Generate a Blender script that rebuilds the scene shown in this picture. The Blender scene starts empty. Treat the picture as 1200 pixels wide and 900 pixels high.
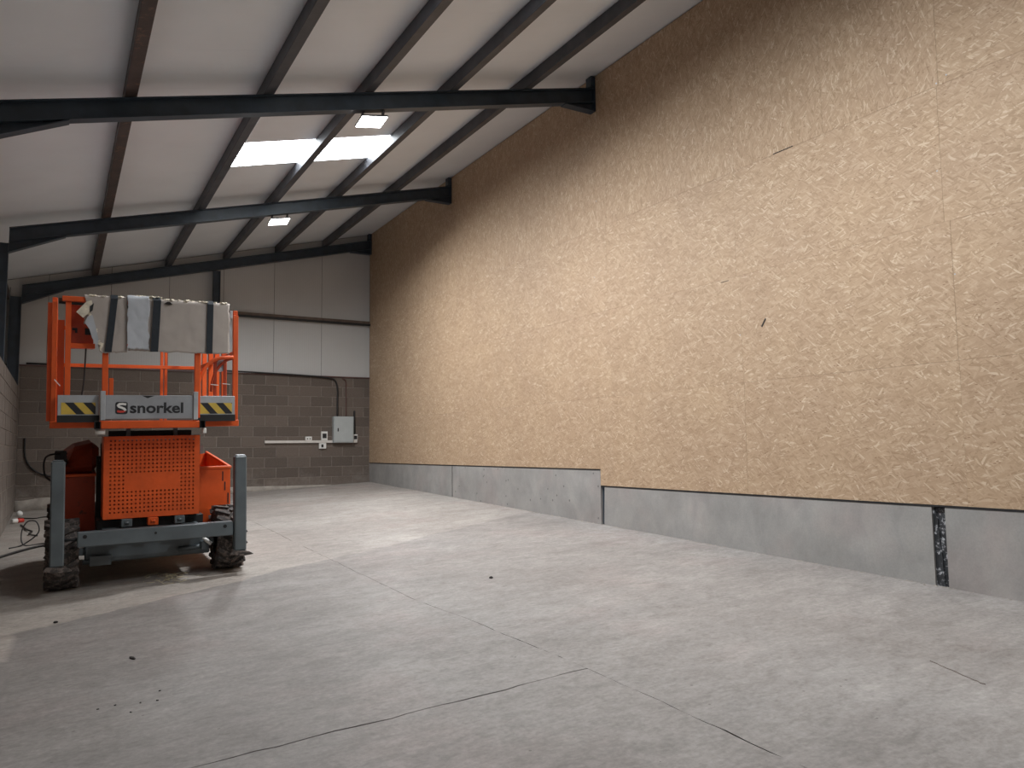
import bpy, bmesh, math, random
from mathutils import Vector, Matrix, Euler, noise

random.seed(7)
SC = bpy.context.scene
COL = SC.collection
PI = math.pi

# ------------------------------------------------------------------ camera
F_PX, PITCH, YAW, ROLL = 897.56, math.radians(4.807), math.radians(30.537), math.radians(-0.70)
EYE = 1.66
fw = Vector((math.sin(YAW) * math.cos(PITCH), math.cos(YAW) * math.cos(PITCH), math.sin(PITCH)))
r0 = Vector((math.cos(YAW), -math.sin(YAW), 0))
u0 = r0.cross(fw)
rr = r0 * math.cos(ROLL) + u0 * math.sin(ROLL)
uu = -r0 * math.sin(ROLL) + u0 * math.cos(ROLL)
cd = bpy.data.cameras.new('camera')
cd.sensor_fit = 'HORIZONTAL'
cd.sensor_width = 36.0
cd.lens = F_PX / 1200 * 36.0
cd.clip_end = 200
cam = bpy.data.objects.new('camera', cd)
cam.matrix_world = Matrix(((rr.x, uu.x, -fw.x, 0), (rr.y, uu.y, -fw.y, 0), (rr.z, uu.z, -fw.z, EYE), (0, 0, 0, 1)))
COL.objects.link(cam)
SC.camera = cam

# ------------------------------------------------------------------ sky, exposure
w = bpy.data.worlds.new('sky')
SC.world = w
w.use_nodes = True
w.node_tree.nodes['Background'].inputs[0].default_value = (0.80, 0.90, 1.0, 1)
w.node_tree.nodes['Background'].inputs[1].default_value = 3.0
SC.view_settings.view_transform = 'Standard'
SC.view_settings.look = 'None'
SC.view_settings.exposure = 0.0
SC.view_settings.gamma = 1.0
SC.view_settings.use_curve_mapping = False
LAMP_W = 235.0          # each flood light
LAMP_C = (0.96, 0.98, 1.0)
LAMP_TILT = math.radians(7)   # the floods lean away from the gable
LAMP_SPREAD = math.radians(170)
SKYLIGHT_E = 13.5

# ------------------------------------------------------------------ building dimensions
WX = 6.557            # inner face of the timber-board wall
LX = -0.73            # inner face of the low block wall
BY = 18.06            # inner face of the gable wall
FY = -6.0             # gable behind the camera
Y2, Y3, Y4, Y5 = 13.444, 8.684, 3.90, -0.86
PITCHS = 0.2536
def roofz(x): return 7.066 - PITCHS * (WX - x)
def floorz(x, y): return 0.0002 + 0.04676 * x + 0.03198 * y

# ------------------------------------------------------------------ node helpers
def nmat(name):
    m = bpy.data.materials.new(name)
    m.use_nodes = True
    nt = m.node_tree
    b = nt.nodes['Principled BSDF']
    return m, nt, b
def N(nt, t, **k):
    n = nt.nodes.new(t)
    for a, v in k.items():
        setattr(n, a, v)
    return n
def L(nt, a, b): nt.links.new(a, b)
def rgb(c): return (c[0], c[1], c[2], 1)
def ramp(nt, fac, stops):
    n = N(nt, 'ShaderNodeValToRGB')
    e = n.color_ramp.elements
    e[0].position, e[0].color = stops[0][0], rgb(stops[0][1])
    e[1].position, e[1].color = stops[-1][0], rgb(stops[-1][1])
    for p, c in stops[1:-1]:
        q = e.new(p); q.color = rgb(c)
    L(nt, fac, n.inputs[0])
    return n.outputs[0]
def mixc(nt, fac, a, b, mode='MIX'):
    n = N(nt, 'ShaderNodeMix', data_type='RGBA', blend_type=mode)
    for sock, v in ((n.inputs[0], fac), (n.inputs[6], a), (n.inputs[7], b)):
        if isinstance(v, (int, float)): sock.default_value = v
        elif isinstance(v, tuple): sock.default_value = rgb(v)
        else: L(nt, v, sock)
    return n.outputs[2]
def math_(nt, op, a, b=None, c=None, clamp=False):
    n = N(nt, 'ShaderNodeMath', operation=op, use_clamp=clamp)
    for i, v in enumerate((a, b, c)):
        if v is None: continue
        if isinstance(v, (int, float)): n.inputs[i].default_value = v
        else: L(nt, v, n.inputs[i])
    return n.outputs[0]
def noise_(nt, vec, scale, detail=4, rough=.55, dist=0.0):
    n = N(nt, 'ShaderNodeTexNoise')
    n.inputs['Scale'].default_value = scale
    n.inputs['Detail'].default_value = detail
    n.inputs['Roughness'].default_value = rough
    n.inputs['Distortion'].default_value = dist
    if vec is not None: L(nt, vec, n.inputs['Vector'])
    return n.outputs['Fac']
def mapping(nt, vec, scale=(1, 1, 1), rot=(0, 0, 0), loc=(0, 0, 0)):
    n = N(nt, 'ShaderNodeMapping')
    n.inputs['Scale'].default_value = scale
    n.inputs['Rotation'].default_value = rot
    n.inputs['Location'].default_value = loc
    L(nt, vec, n.inputs['Vector'])
    return n.outputs[0]
def objco(nt, rand=True):
    tc = N(nt, 'ShaderNodeTexCoord')
    if not rand: return tc.outputs['Object']
    oi = N(nt, 'ShaderNodeObjectInfo')
    v = N(nt, 'ShaderNodeVectorMath', operation='MULTIPLY_ADD')
    L(nt, oi.outputs['Random'], v.inputs[0])
    v.inputs[1].default_value = (37.0, 53.0, 71.0)
    L(nt, tc.outputs['Object'], v.inputs[2])
    return v.outputs[0]
def geoco(nt): return N(nt, 'ShaderNodeNewGeometry').outputs['Position']
def bump(nt, bsdf, h, strength=.3, dist=.01):
    n = N(nt, 'ShaderNodeBump')
    n.inputs['Strength'].default_value = strength
    n.inputs['Distance'].default_value = dist
    L(nt, h, n.inputs['Height'])
    L(nt, n.outputs[0], bsdf.inputs['Normal'])

def paint(name, c, rough=.5, metal=0.0, var=.12, scale=6.0, wear=None, wamt=.6, bmp=0.0, spec=.5):
    """plain coat with a little mottling; optional worn patches of another colour"""
    m, nt, b = nmat(name)
    co = objco(nt)
    f = noise_(nt, co, scale)
    lo = tuple(x * (1 - var) for x in c); hi = tuple(min(1, x * (1 + var)) for x in c)
    out = ramp(nt, f, [(.3, lo), (.7, hi)])
    if wear:
        g = noise_(nt, co, scale * 2.3, 8, .7)
        gm = ramp(nt, g, [(wamt, (0, 0, 0)), (wamt + .06, (1, 1, 1))])
        out = mixc(nt, gm, out, wear)
    L(nt, out, b.inputs['Base Color'])
    b.inputs['Roughness'].default_value = rough
    b.inputs['Metallic'].default_value = metal
    b.inputs['Specular IOR Level'].default_value = spec
    if bmp: bump(nt, b, noise_(nt, co, scale * 8, 6), bmp, .004)
    return m

# ------------------------------------------------------------------ materials
def make_osb(name, base_ang):
    m, nt, b = nmat(name)
    co = objco(nt)
    sep = N(nt, 'ShaderNodeSeparateXYZ'); L(nt, co, sep.inputs[0])
    cmb = N(nt, 'ShaderNodeCombineXYZ')
    L(nt, sep.outputs['Y'], cmb.inputs[0]); L(nt, sep.outputs['Z'], cmb.inputs[1])
    p = cmb.outputs[0]
    # bend the flakes a little
    nz = N(nt, 'ShaderNodeTexNoise'); nz.inputs['Scale'].default_value = 5; L(nt, p, nz.inputs['Vector'])
    off = N(nt, 'ShaderNodeVectorMath', operation='MULTIPLY_ADD')
    L(nt, nz.outputs['Color'], off.inputs[0]); off.inputs[1].default_value = (.03, .03, 0); L(nt, p, off.inputs[2])
    p = off.outputs[0]
    out = None; hsum = None
    stops = [(0.0, (.36, .245, .152)), (.15, (.405, .28, .178)), (.4, (.445, .313, .203)), (.7, (.478, .342, .227)), (.92, (.53, .395, .272)), (1.0, (.62, .49, .355))]
    specs = [(.1, 9, 40, 1.0), (-.45, 7, 42, .5), (.55, 9, 55, .45), (-.15, 7, 45, .5), (1.0, 9, 52, .25), (-1.05, 10, 60, .22), (.28, 8, 70, .4), (-.7, 11, 75, .3)]
    for k, (a, sx, sy, cov) in enumerate(specs):
        mp = mapping(nt, p, (1, 1, 1), (0, 0, base_ang + a), (k * 3.7, k * 1.9, 0))
        mp = mapping(nt, mp, (sx, sy, 1))
        v = N(nt, 'ShaderNodeTexVoronoi', voronoi_dimensions='2D')
        v.inputs['Scale'].default_value = 1.0
        L(nt, mp, v.inputs['Vector'])
        sc = N(nt, 'ShaderNodeSeparateColor'); L(nt, v.outputs['Color'], sc.inputs[0])
        c = ramp(nt, sc.outputs[0], stops)
        if out is None:
            out = c; hsum = sc.outputs[0]
        else:
            mk = math_(nt, 'LESS_THAN', sc.outputs[1], cov)
            edge = math_(nt, 'LESS_THAN', v.outputs['Distance'], .48)
            mk = math_(nt, 'MULTIPLY', mk, edge)
            out = mixc(nt, mk, out, c)
            hm = N(nt, 'ShaderNodeMix', data_type='FLOAT')
            L(nt, mk, hm.inputs[0]); L(nt, hsum, hm.inputs[2]); L(nt, sc.outputs[0], hm.inputs[3])
            hsum = hm.outputs[0]
    # dark chips between flakes
    mp = mapping(nt, p, (26, 90, 1), (0, 0, base_ang + .3))
    v = N(nt, 'ShaderNodeTexVoronoi', voronoi_dimensions='2D'); v.inputs['Scale'].default_value = 1
    L(nt, mp, v.inputs['Vector'])
    sc = N(nt, 'ShaderNodeSeparateColor'); L(nt, v.outputs['Color'], sc.inputs[0])
    mk = math_(nt, 'MULTIPLY', math_(nt, 'LESS_THAN', sc.outputs[0], .02), math_(nt, 'LESS_THAN', v.outputs['Distance'], .33))
    out = mixc(nt, mk, out, (.27, .17, .10))
    g = noise_(nt, p, 1.3, 3)
    out = mixc(nt, .65, out, ramp(nt, g, [(.3, (.86, .84, .84)), (.7, (1.0, 1.0, .98))]), 'MULTIPLY')
    fine = noise_(nt, mapping(nt, p, (60, 400, 1), (0, 0, base_ang)), 1.0, 2)
    out = mixc(nt, .5, out, ramp(nt, fine, [(.3, (.86, .84, .82)), (.7, (1, 1, 1))]), 'MULTIPLY')
    L(nt, out, b.inputs['Base Color'])
    b.inputs['Roughness'].default_value = .62
    b.inputs['Specular IOR Level'].default_value = .35
    bump(nt, b, hsum, .25, .0015)
    return m
M_OSB_H = make_osb('strand_board_lying', 0.0)
M_OSB_V = make_osb('strand_board_standing', PI / 2)

def make_concrete_wall():
    m, nt, b = nmat('cast_concrete')
    co = objco(nt)
    f = noise_(nt, co, 1.6, 6, .6)
    out = ramp(nt, f, [(.3, (.262, .254, .240)), (.5, (.305, .297, .283)), (.72, (.36, .349, .333))])
    st = noise_(nt, mapping(nt, co, (1, 1.5, .9)), 2.2, 8, .68, .5)
    out = mixc(nt, .8, out, ramp(nt, st, [(.32, (.80, .80, .80)), (.5, (.96, .95, .95)), (.68, (1.08, 1.05, 1.03))]), 'MULTIPLY')
    pkc = noise_(nt, co, 1.1, 4)
    out = mixc(nt, ramp(nt, pkc, [(.5, (0, 0, 0)), (.66, (.6, .6, .6))]), out, mixc(nt, 1.0, out, (1.05, .95, .945), 'MULTIPLY'))
    v = N(nt, 'ShaderNodeTexVoronoi'); v.inputs['Scale'].default_value = 11; L(nt, co, v.inputs['Vector'])
    sc = N(nt, 'ShaderNodeSeparateColor'); L(nt, v.outputs['Color'], sc.inputs[0])
    pit = math_(nt, 'MULTIPLY', math_(nt, 'LESS_THAN', sc.outputs[0], .12), math_(nt, 'LESS_THAN', v.outputs['Distance'], .18))
    out = mixc(nt, math_(nt, 'MULTIPLY', pit, .7), out, (.10, .10, .095))
    g = noise_(nt, co, 60, 4)
    out = mixc(nt, .35, out, ramp(nt, g, [(.3, (.8, .8, .8)), (.7, (1.08, 1.08, 1.08))]), 'MULTIPLY')
    L(nt, out, b.inputs['Base Color'])
    b.inputs['Roughness'].default_value = .8
    bump(nt, b, g, .25, .003)
    return m
M_CONC = make_concrete_wall()

def make_floor():
    m, nt, b = nmat('dusty_concrete_floor')
    co = geoco(nt)
    f = noise_(nt, co, .55, 6, .6)
    out = ramp(nt, f, [(.3, (.186, .170, .159)), (.5, (.216, .201, .190)), (.7, (.25, .237, .226))])
    f2 = noise_(nt, mapping(nt, co, (.9, 2.6, 1), (0, 0, .25)), 1.1, 7, .65)
    out = mixc(nt, .75, out, ramp(nt, f2, [(.32, (.80, .79, .785)), (.68, (1.08, 1.07, 1.06))]), 'MULTIPLY')
    f3 = noise_(nt, mapping(nt, co, (1.0, 1.6, 1), (0, 0, -.4)), 4.2, 8, .72, .6)
    out = mixc(nt, .8, out, ramp(nt, f3, [(.30, (.74, .73, .715)), (.5, (.98, .975, .97)), (.70, (1.16, 1.155, 1.15))]), 'MULTIPLY')
    f4 = noise_(nt, mapping(nt, co, (1.0, 2.2, 1), (0, 0, .3)), 13, 6, .7, .4)
    out = mixc(nt, .7, out, ramp(nt, f4, [(.34, (.80, .795, .79)), (.5, (1, 1, 1)), (.68, (1.13, 1.13, 1.13))]), 'MULTIPLY')
    pk = noise_(nt, co, .9, 5, .6)
    out = mixc(nt, ramp(nt, pk, [(.52, (0, 0, 0)), (.68, (.55, .55, .55))]), out, mixc(nt, 1.0, out, (1.04, .955, .95), 'MULTIPLY'))
    br = noise_(nt, mapping(nt, co, (2.2, 22, 1), (0, 0, .08)), 1.6, 4, .6)
    out = mixc(nt, .22, out, ramp(nt, br, [(.35, (.84, .84, .84)), (.65, (1.06, 1.06, 1.06))]), 'MULTIPLY')
    g = noise_(nt, co, 34, 5, .7)
    out = mixc(nt, .75, out, ramp(nt, g, [(.3, (.76, .755, .75)), (.7, (1.12, 1.12, 1.12))]), 'MULTIPLY')
    # paler floor colour beside the machine: edge runs from (-.2,7.4) to (1.4,8.3)
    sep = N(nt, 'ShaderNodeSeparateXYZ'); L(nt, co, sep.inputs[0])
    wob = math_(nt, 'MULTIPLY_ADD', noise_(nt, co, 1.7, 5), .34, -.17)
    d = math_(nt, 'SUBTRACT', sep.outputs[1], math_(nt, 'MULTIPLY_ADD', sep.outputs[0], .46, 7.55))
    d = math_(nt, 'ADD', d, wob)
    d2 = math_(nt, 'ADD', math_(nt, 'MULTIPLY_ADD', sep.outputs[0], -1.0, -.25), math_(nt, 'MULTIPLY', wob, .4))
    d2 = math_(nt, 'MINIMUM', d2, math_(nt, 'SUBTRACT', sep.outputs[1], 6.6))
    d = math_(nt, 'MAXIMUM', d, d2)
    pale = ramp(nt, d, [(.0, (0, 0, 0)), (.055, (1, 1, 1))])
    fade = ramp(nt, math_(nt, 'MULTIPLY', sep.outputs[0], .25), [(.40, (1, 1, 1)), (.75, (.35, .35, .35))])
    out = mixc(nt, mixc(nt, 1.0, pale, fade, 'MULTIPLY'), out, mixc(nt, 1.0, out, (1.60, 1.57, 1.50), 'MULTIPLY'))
    # paler concrete colour towards the boarded wall
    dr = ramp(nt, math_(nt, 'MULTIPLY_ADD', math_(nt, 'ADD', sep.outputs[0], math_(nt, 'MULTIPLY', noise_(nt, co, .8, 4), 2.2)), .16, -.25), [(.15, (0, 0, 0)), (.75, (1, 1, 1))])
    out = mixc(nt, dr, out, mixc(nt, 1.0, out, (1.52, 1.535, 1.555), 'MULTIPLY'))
    # scattered dark specks
    v = N(nt, 'ShaderNodeTexVoronoi'); v.inputs['Scale'].default_value = 9; L(nt, co, v.inputs['Vector'])
    sc = N(nt, 'ShaderNodeSeparateColor'); L(nt, v.outputs['Color'], sc.inputs[0])
    sp = math_(nt, 'MULTIPLY', math_(nt, 'LESS_THAN', sc.outputs[0], .16), math_(nt, 'LESS_THAN', v.outputs['Distance'], .07))
    out = mixc(nt, math_(nt, 'MULTIPLY', sp, .75), out, (.10, .09, .08))
    L(nt, out, b.inputs['Base Color'])
    b.inputs['Roughness'].default_value = .72
    b.inputs['Specular IOR Level'].default_value = .35
    h = math_(nt, 'ADD', g, math_(nt, 'MULTIPLY', f2, 1.5))
    bump(nt, b, h, .22, .004)
    return m
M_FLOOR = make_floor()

def make_block(name, c):
    m, nt, b = nmat(name)
    co = objco(nt)
    oi = N(nt, 'ShaderNodeObjectInfo')
    tone = ramp(nt, oi.outputs['Random'], [(0, tuple(x * .82 for x in c)), (1, tuple(x * 1.15 for x in c))])
    g = noise_(nt, co, 45, 5, .7)
    out = mixc(nt, .6, tone, ramp(nt, g, [(.3, (.66, .66, .66)), (.7, (1.2, 1.2, 1.2))]), 'MULTIPLY')
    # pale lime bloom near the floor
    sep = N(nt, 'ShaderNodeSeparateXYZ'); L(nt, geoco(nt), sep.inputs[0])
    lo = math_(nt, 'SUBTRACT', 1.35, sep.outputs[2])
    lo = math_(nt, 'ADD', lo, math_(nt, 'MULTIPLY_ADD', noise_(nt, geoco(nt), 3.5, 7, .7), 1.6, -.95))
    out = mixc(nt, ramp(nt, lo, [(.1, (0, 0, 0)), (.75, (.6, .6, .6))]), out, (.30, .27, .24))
    L(nt, out, b.inputs['Base Color'])
    b.inputs['Roughness'].default_value = .93
    bump(nt, b, g, .6, .006)
    return m
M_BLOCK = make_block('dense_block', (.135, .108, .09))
M_MORTAR = paint('mortar', (.20, .168, .145), .95, var=.2, scale=12, bmp=.4)
M_RENDER = paint('rough_mortar_fillet', (.33, .30, .265), .95, var=.25, scale=5, bmp=.6)

def make_clad(name, c, axis):
    m, nt, b = nmat(name)
    tc = N(nt, 'ShaderNodeTexCoord').outputs['Object']
    sep = N(nt, 'ShaderNodeSeparateXYZ'); L(nt, tc, sep.inputs[0])
    s = math_(nt, 'SINE', math_(nt, 'MULTIPLY', sep.outputs[axis], 2 * PI / .05))
    f = noise_(nt, tc, 1.2, 4)
    out = ramp(nt, f, [(.3, tuple(x * .93 for x in c)), (.7, c)])
    L(nt, out, b.inputs['Base Color'])
    b.inputs['Roughness'].default_value = .45
    bump(nt, b, s, .12, .002)
    return m
M_ROOF = make_clad('white_roof_liner', (.74, .775, .81), 1)
M_WALLCLAD = make_clad('white_wall_liner', (.50, .50, .49), 0)
M_STEEL = paint('blue_black_painted_steel', (.030, .044, .060), .42, 0.0, .25, 5, wear=(.06, .045, .035), wamt=.66)
M_PURLIN = paint('dark_brown_oxide_steel', (.045, .030, .026), .55, 0.0, .35, 4, wear=(.12, .065, .042), wamt=.56, bmp=.2)
M_PURLIN2 = paint('dark_slate_brown_steel', (.050, .051, .058), .5, 0.0, .3, 4, wear=(.06, .042, .034), wamt=.62, bmp=.2)
M_RAIL = paint('brown_rail', (.14, .10, .075), .6, 0, .3, 5)
M_BLACK = paint('black', (.012, .012, .013), .6, 0, .2)
M_DARK = paint('dark_void_liner', (.02, .018, .016), .9, 0, .2)
M_ORANGE = paint('orange_paint', (.66, .092, .012), .42, 0, .12, 5, wear=(.30, .05, .012), wamt=.68)
M_ORANGE_D = paint('orange_paint_dark', (.36, .042, .010), .5, 0, .25, 4, wear=(.13, .03, .012), wamt=.62)  # darker, more mottled orange for some lift parts
M_GREY = paint('slate_grey_paint', (.105, .125, .135), .45, 0, .15, 5, wear=(.22, .23, .23), wamt=.70)
M_SILVER = paint('dull_aluminium', (.42, .44, .46), .45, .35, .15, 7, wear=(.22, .22, .22), wamt=.66)
M_TOE = paint('grey_toe_board', (.30, .31, .325), .5, .1, .15, 5, wear=(.17, .17, .17), wamt=.68)
M_TYRE = paint('dusty_rubber', (.055, .048, .045), .85, 0, .3, 8, wear=(.16, .13, .115), wamt=.50, bmp=.3)
M_HUB = paint('pale_hub', (.35, .34, .32), .6, 0, .2)
M_YELLOW = paint('hazard_yellow', (.60, .42, .07), .5, 0, .12, 8)
M_INK = paint('black_print', (.015, .015, .018), .5, 0, .1)
M_WHITE = paint('white_plastic', (.74, .73, .70), .4, 0, .06)
M_RED = paint('red_print', (.55, .045, .03), .5, 0, .1)
M_PAD = paint('dusty_padding', (.40, .355, .32), .85, 0, .10, 2.5, wear=(.34, .28, .23), wamt=.70, bmp=.25)
M_PADW = paint('pale_padding_lining', (.42, .44, .47), .85, 0, .12, 4, bmp=.25)
M_FOAM = paint('torn_foam_edge', (.66, .60, .48), .95, 0, .25, 20, bmp=.5)
M_STRAP = paint('black_webbing', (.012, .017, .024), .75, 0, .2, 20)
M_BOARD = paint('grey_enclosure', (.40, .43, .43), .4, 0, .05)
M_TRUNK = paint('white_trunking', (.62, .59, .55), .45, 0, .06)
M_CABLE = paint('black_cable', (.012, .011, .011), .55, 0, .1)
M_REDCABLE = paint('brown_cable', (.09, .035, .03), .55, 0, .1)
M_LEDGE = paint('red_oxide_ledge', (.10, .048, .042), .6, 0, .25)
M_STRAW = paint('straw', (.46, .40, .26), .9, 0, .2)
M_CRUMB = paint('dark_crumb', (.025, .02, .018), .9, 0, .3)
M_PEEL = paint('peeling_bitumen', (.028, .03, .034), .6, 0, .4, 9, wear=(.42, .43, .45), wamt=.53, bmp=.5)
M_HOUSING = paint('lamp_housing', (.06, .06, .065), .5, 0, .1)
M_LENSCOL = (1.0, .98, .95)
def emit(name, c, s):
    m, nt, b = nmat(name)
    b.inputs['Base Color'].default_value = rgb((.8, .8, .8))
    b.inputs['Emission Color'].default_value = rgb(c)
    b.inputs['Emission Strength'].default_value = s
    return m
M_LENS = emit('led_lens', M_LENSCOL, 30.0)
M_SKY = emit('daylit_rooflight', (.90, .96, 1.0), SKYLIGHT_E)

# ------------------------------------------------------------------ mesh helpers
class MB:
    def __init__(s): s.bm = bmesh.new()
    def box(s, x0, x1, y0, y1, z0, z1, bev=0.0, mat=None, mi=0):
        q = [(x0, y0, z0), (x1, y0, z0), (x1, y1, z0), (x0, y1, z0), (x0, y0, z1), (x1, y0, z1), (x1, y1, z1), (x0, y1, z1)]
        return s.hexa(q, bev, mat, mi)
    def hexa(s, q, bev=0.0, mat=None, mi=0):
        bm = s.bm
        vs = [bm.verts.new(mat @ Vector(p) if mat else p) for p in q]
        fs = [bm.faces.new([vs[i] for i in f]) for f in ((0, 3, 2, 1), (4, 5, 6, 7), (0, 1, 5, 4), (1, 2, 6, 5), (2, 3, 7, 6), (3, 0, 4, 7))]
        for f in fs: f.material_index = mi
        if bev > 0:
            es = list({e for f in fs for e in f.edges})
            r = bmesh.ops.bevel(bm, geom=es, offset=bev, segments=1, profile=.5, affect='EDGES')
            for f in r['faces']: f.material_index = mi
        return s
    def cyl(s, a, b, r, n=12, r2=None, mi=0):
        a, b = Vector(a), Vector(b); d = (b - a); r2 = r if r2 is None else r2
        z = d.normalized(); x = z.orthogonal().normalized(); y = z.cross(x)
        A = [s.bm.verts.new(a + (x * math.cos(2 * PI * k / n) + y * math.sin(2 * PI * k / n)) * r) for k in range(n)]
        B = [s.bm.verts.new(b + (x * math.cos(2 * PI * k / n) + y * math.sin(2 * PI * k / n)) * r2) for k in range(n)]
        for k in range(n):
            f = s.bm.faces.new((A[k], A[(k + 1) % n], B[(k + 1) % n], B[k])); f.smooth = True; f.material_index = mi
        for f in (s.bm.faces.new(A[::-1]), s.bm.faces.new(B)): f.material_index = mi
        return s
    def tube(s, pts, r, n=8, closed=False):
        pts = [Vector(p) for p in pts]; rings = []; m = len(pts); up = None
        for i, p in enumerate(pts):
            if closed: d = pts[(i + 1) % m] - pts[i - 1]
            else: d = pts[min(i + 1, m - 1)] - pts[max(i - 1, 0)]
            d.normalize()
            if up is None: up = d.orthogonal().normalized()
            up = (up - d * up.dot(d)).normalized(); v = d.cross(up)
            rings.append([s.bm.verts.new(p + (up * math.cos(2 * PI * k / n) + v * math.sin(2 * PI * k / n)) * r) for k in range(n)])
        for i in range(m if closed else m - 1):
            a, b = rings[i], rings[(i + 1) % m]
            for k in range(n):
                f = s.bm.faces.new((a[k], a[(k + 1) % n], b[(k + 1) % n], b[k])); f.smooth = True
        if not closed:
            s.bm.faces.new(rings[0][::-1]); s.bm.faces.new(rings[-1])
        return s
    def prism(s, poly, axis, a, b, mi=0):
        """poly: 2-D points in the two other axes (in xyz order), extruded along axis from a to b"""
        def P(p, t):
            return {0: (t, p[0], p[1]), 1: (p[0], t, p[1]), 2: (p[0], p[1], t)}[axis]
        A = [s.bm.verts.new(P(p, a)) for p in poly]; B = [s.bm.verts.new(P(p, b)) for p in poly]
        n = len(poly)
        for f in [s.bm.faces.new(A), s.bm.faces.new(B[::-1])] + [s.bm.faces.new((A[k], B[k], B[(k + 1) % n], A[(k + 1) % n])) for k in range(n)]:
            f.material_index = mi
        return s
    def build(s, name, mat, parent=None, loc=(0, 0, 0), rot=(0, 0, 0)):
        bmesh.ops.recalc_face_normals(s.bm, faces=s.bm.faces[:])
        me = bpy.data.meshes.new(name); s.bm.to_mesh(me); s.bm.free()
        for m in (mat if isinstance(mat, (list, tuple)) else [mat]): me.materials.append(m)
        return link(name, me, parent, loc, rot)
def link(name, me, parent=None, loc=(0, 0, 0), rot=(0, 0, 0)):
    o = bpy.data.objects.new(name, me); COL.objects.link(o)
    o.parent = parent; o.location = loc; o.rotation_euler = rot
    return o
def tag(o, label=None, cat=None, group=None, kind=None):
    if label: o['label'] = label
    if cat: o['category'] = cat
    if group: o['group'] = group
    if kind: o['kind'] = kind
    return o
def empty(name, loc=(0, 0, 0), rot=(0, 0, 0), **k):
    o = bpy.data.objects.new(name, None); COL.objects.link(o)
    o.location = loc; o.rotation_euler = rot; o.empty_display_size = .2
    return tag(o, **k)
def smooth_path(pts, n=6):
    pts = [Vector(p) for p in pts]; out = []
    for i in range(len(pts) - 1):
        p0, p1, p2, p3 = pts[max(i - 1, 0)], pts[i], pts[i + 1], pts[min(i + 2, len(pts) - 1)]
        for k in range(n):
            t = k / n
            out.append(.5 * ((2 * p1) + (p2 - p0) * t + (2 * p0 - 5 * p1 + 4 * p2 - p3) * t * t + (-p0 + 3 * p1 - 3 * p2 + p3) * t ** 3))
    out.append(pts[-1]); return out

# ================================================================== FLOOR
floor = empty('floor', kind='structure')
def jit(x, y, a): return a * (noise.noise(Vector((x * 3.1, y * 3.1, 4.2))) + .6 * noise.noise(Vector((x * 11, y * 11, 1.7))) + .4 * noise.noise(Vector((x * 31, y * 31, 9.7))))
def joint_x(y):   # the long joint wanders a little
    pts = [(-6, 2.96), (2.49, 2.935), (4.06, 2.925), (5.41, 2.855), (6.52, 2.754), (9.94, 2.726), (18.2, 2.70)]
    for (a, xa), (b, xb) in zip(pts, pts[1:]):
        if a <= y <= b: return xa + (xb - xa) * (y - a) / (b - a)
    return pts[-1][1]
def slab(ys, side, g0, g1):
    """one cast slab; side 0 = between block wall and long joint, 1 = between joint and boarded wall; g = joint half widths at its two ends"""
    m = MB(); bm = m.bm; n = 90
    y0, y1 = ys
    L_, R_ = [], []
    for k in range(n + 1):
        y = y0 + (y1 - y0) * k / n
        j = joint_x(y) + jit(1.0, y, .014)
        w_ = (.0017 if y < 7 else .0015) + .0032 * max(0, noise.noise(Vector((y * 2.6, 3, 8))) + .1) * (1 if y < 7 else .4)
        if side == 0: L_.append((-1.15, y)); R_.append((j - w_, y))
        else: L_.append((j + w_, y)); R_.append((6.72, y))
    mcols = 40
    top = []
    for k in range(n + 1):
        row = []
        for c in range(mcols + 1):
            t = c / mcols
            x = L_[k][0] + (R_[k][0] - L_[k][0]) * t; y = L_[k][1]
            if k == 0: y += g0 * (1 + .8 * noise.noise(Vector((x * 2.5, 7, 1)))) + jit(x, 2.0 + y0, .02)
            if k == n: y += -g1 * (1 + .8 * noise.noise(Vector((x * 2.5, 7, 1)))) + jit(x, 2.0 + y1, .02)
            row.append(bm.verts.new((x, y, floorz(x, y) + .004 * noise.noise(Vector((x * .8, y * .8, 0))))))
        top.append(row)
    for k in range(n):
        for c in range(mcols):
            f = bm.faces.new((top[k][c], top[k][c + 1], top[k + 1][c + 1], top[k + 1][c])); f.smooth = True
    rim = [top[0][c] for c in range(mcols + 1)] + [top[k][mcols] for k in range(1, n + 1)] + [top[n][c] for c in range(mcols - 1, -1, -1)] + [top[k][0] for k in range(n - 1, 0, -1)]
    low = [bm.verts.new(v.co - Vector((0, 0, .05))) for v in rim]; rim = [bm.verts.new(v.co) for v in rim]
    q = len(rim)
    for k in range(q): bm.faces.new((rim[k], low[k], low[(k + 1) % q], rim[(k + 1) % q]))
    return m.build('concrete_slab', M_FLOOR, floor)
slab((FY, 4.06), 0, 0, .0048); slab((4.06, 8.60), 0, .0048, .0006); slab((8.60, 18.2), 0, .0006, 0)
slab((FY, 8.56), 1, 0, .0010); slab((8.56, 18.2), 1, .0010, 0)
m = MB(); m.hexa([(x, y, floorz(x, y) - d) for d in (.12, .045) for x, y in ((-1.15, FY), (6.72, FY), (6.72, 18.2), (-1.15, 18.2))])
m.build('slab_bed', M_DARK, floor)

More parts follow.
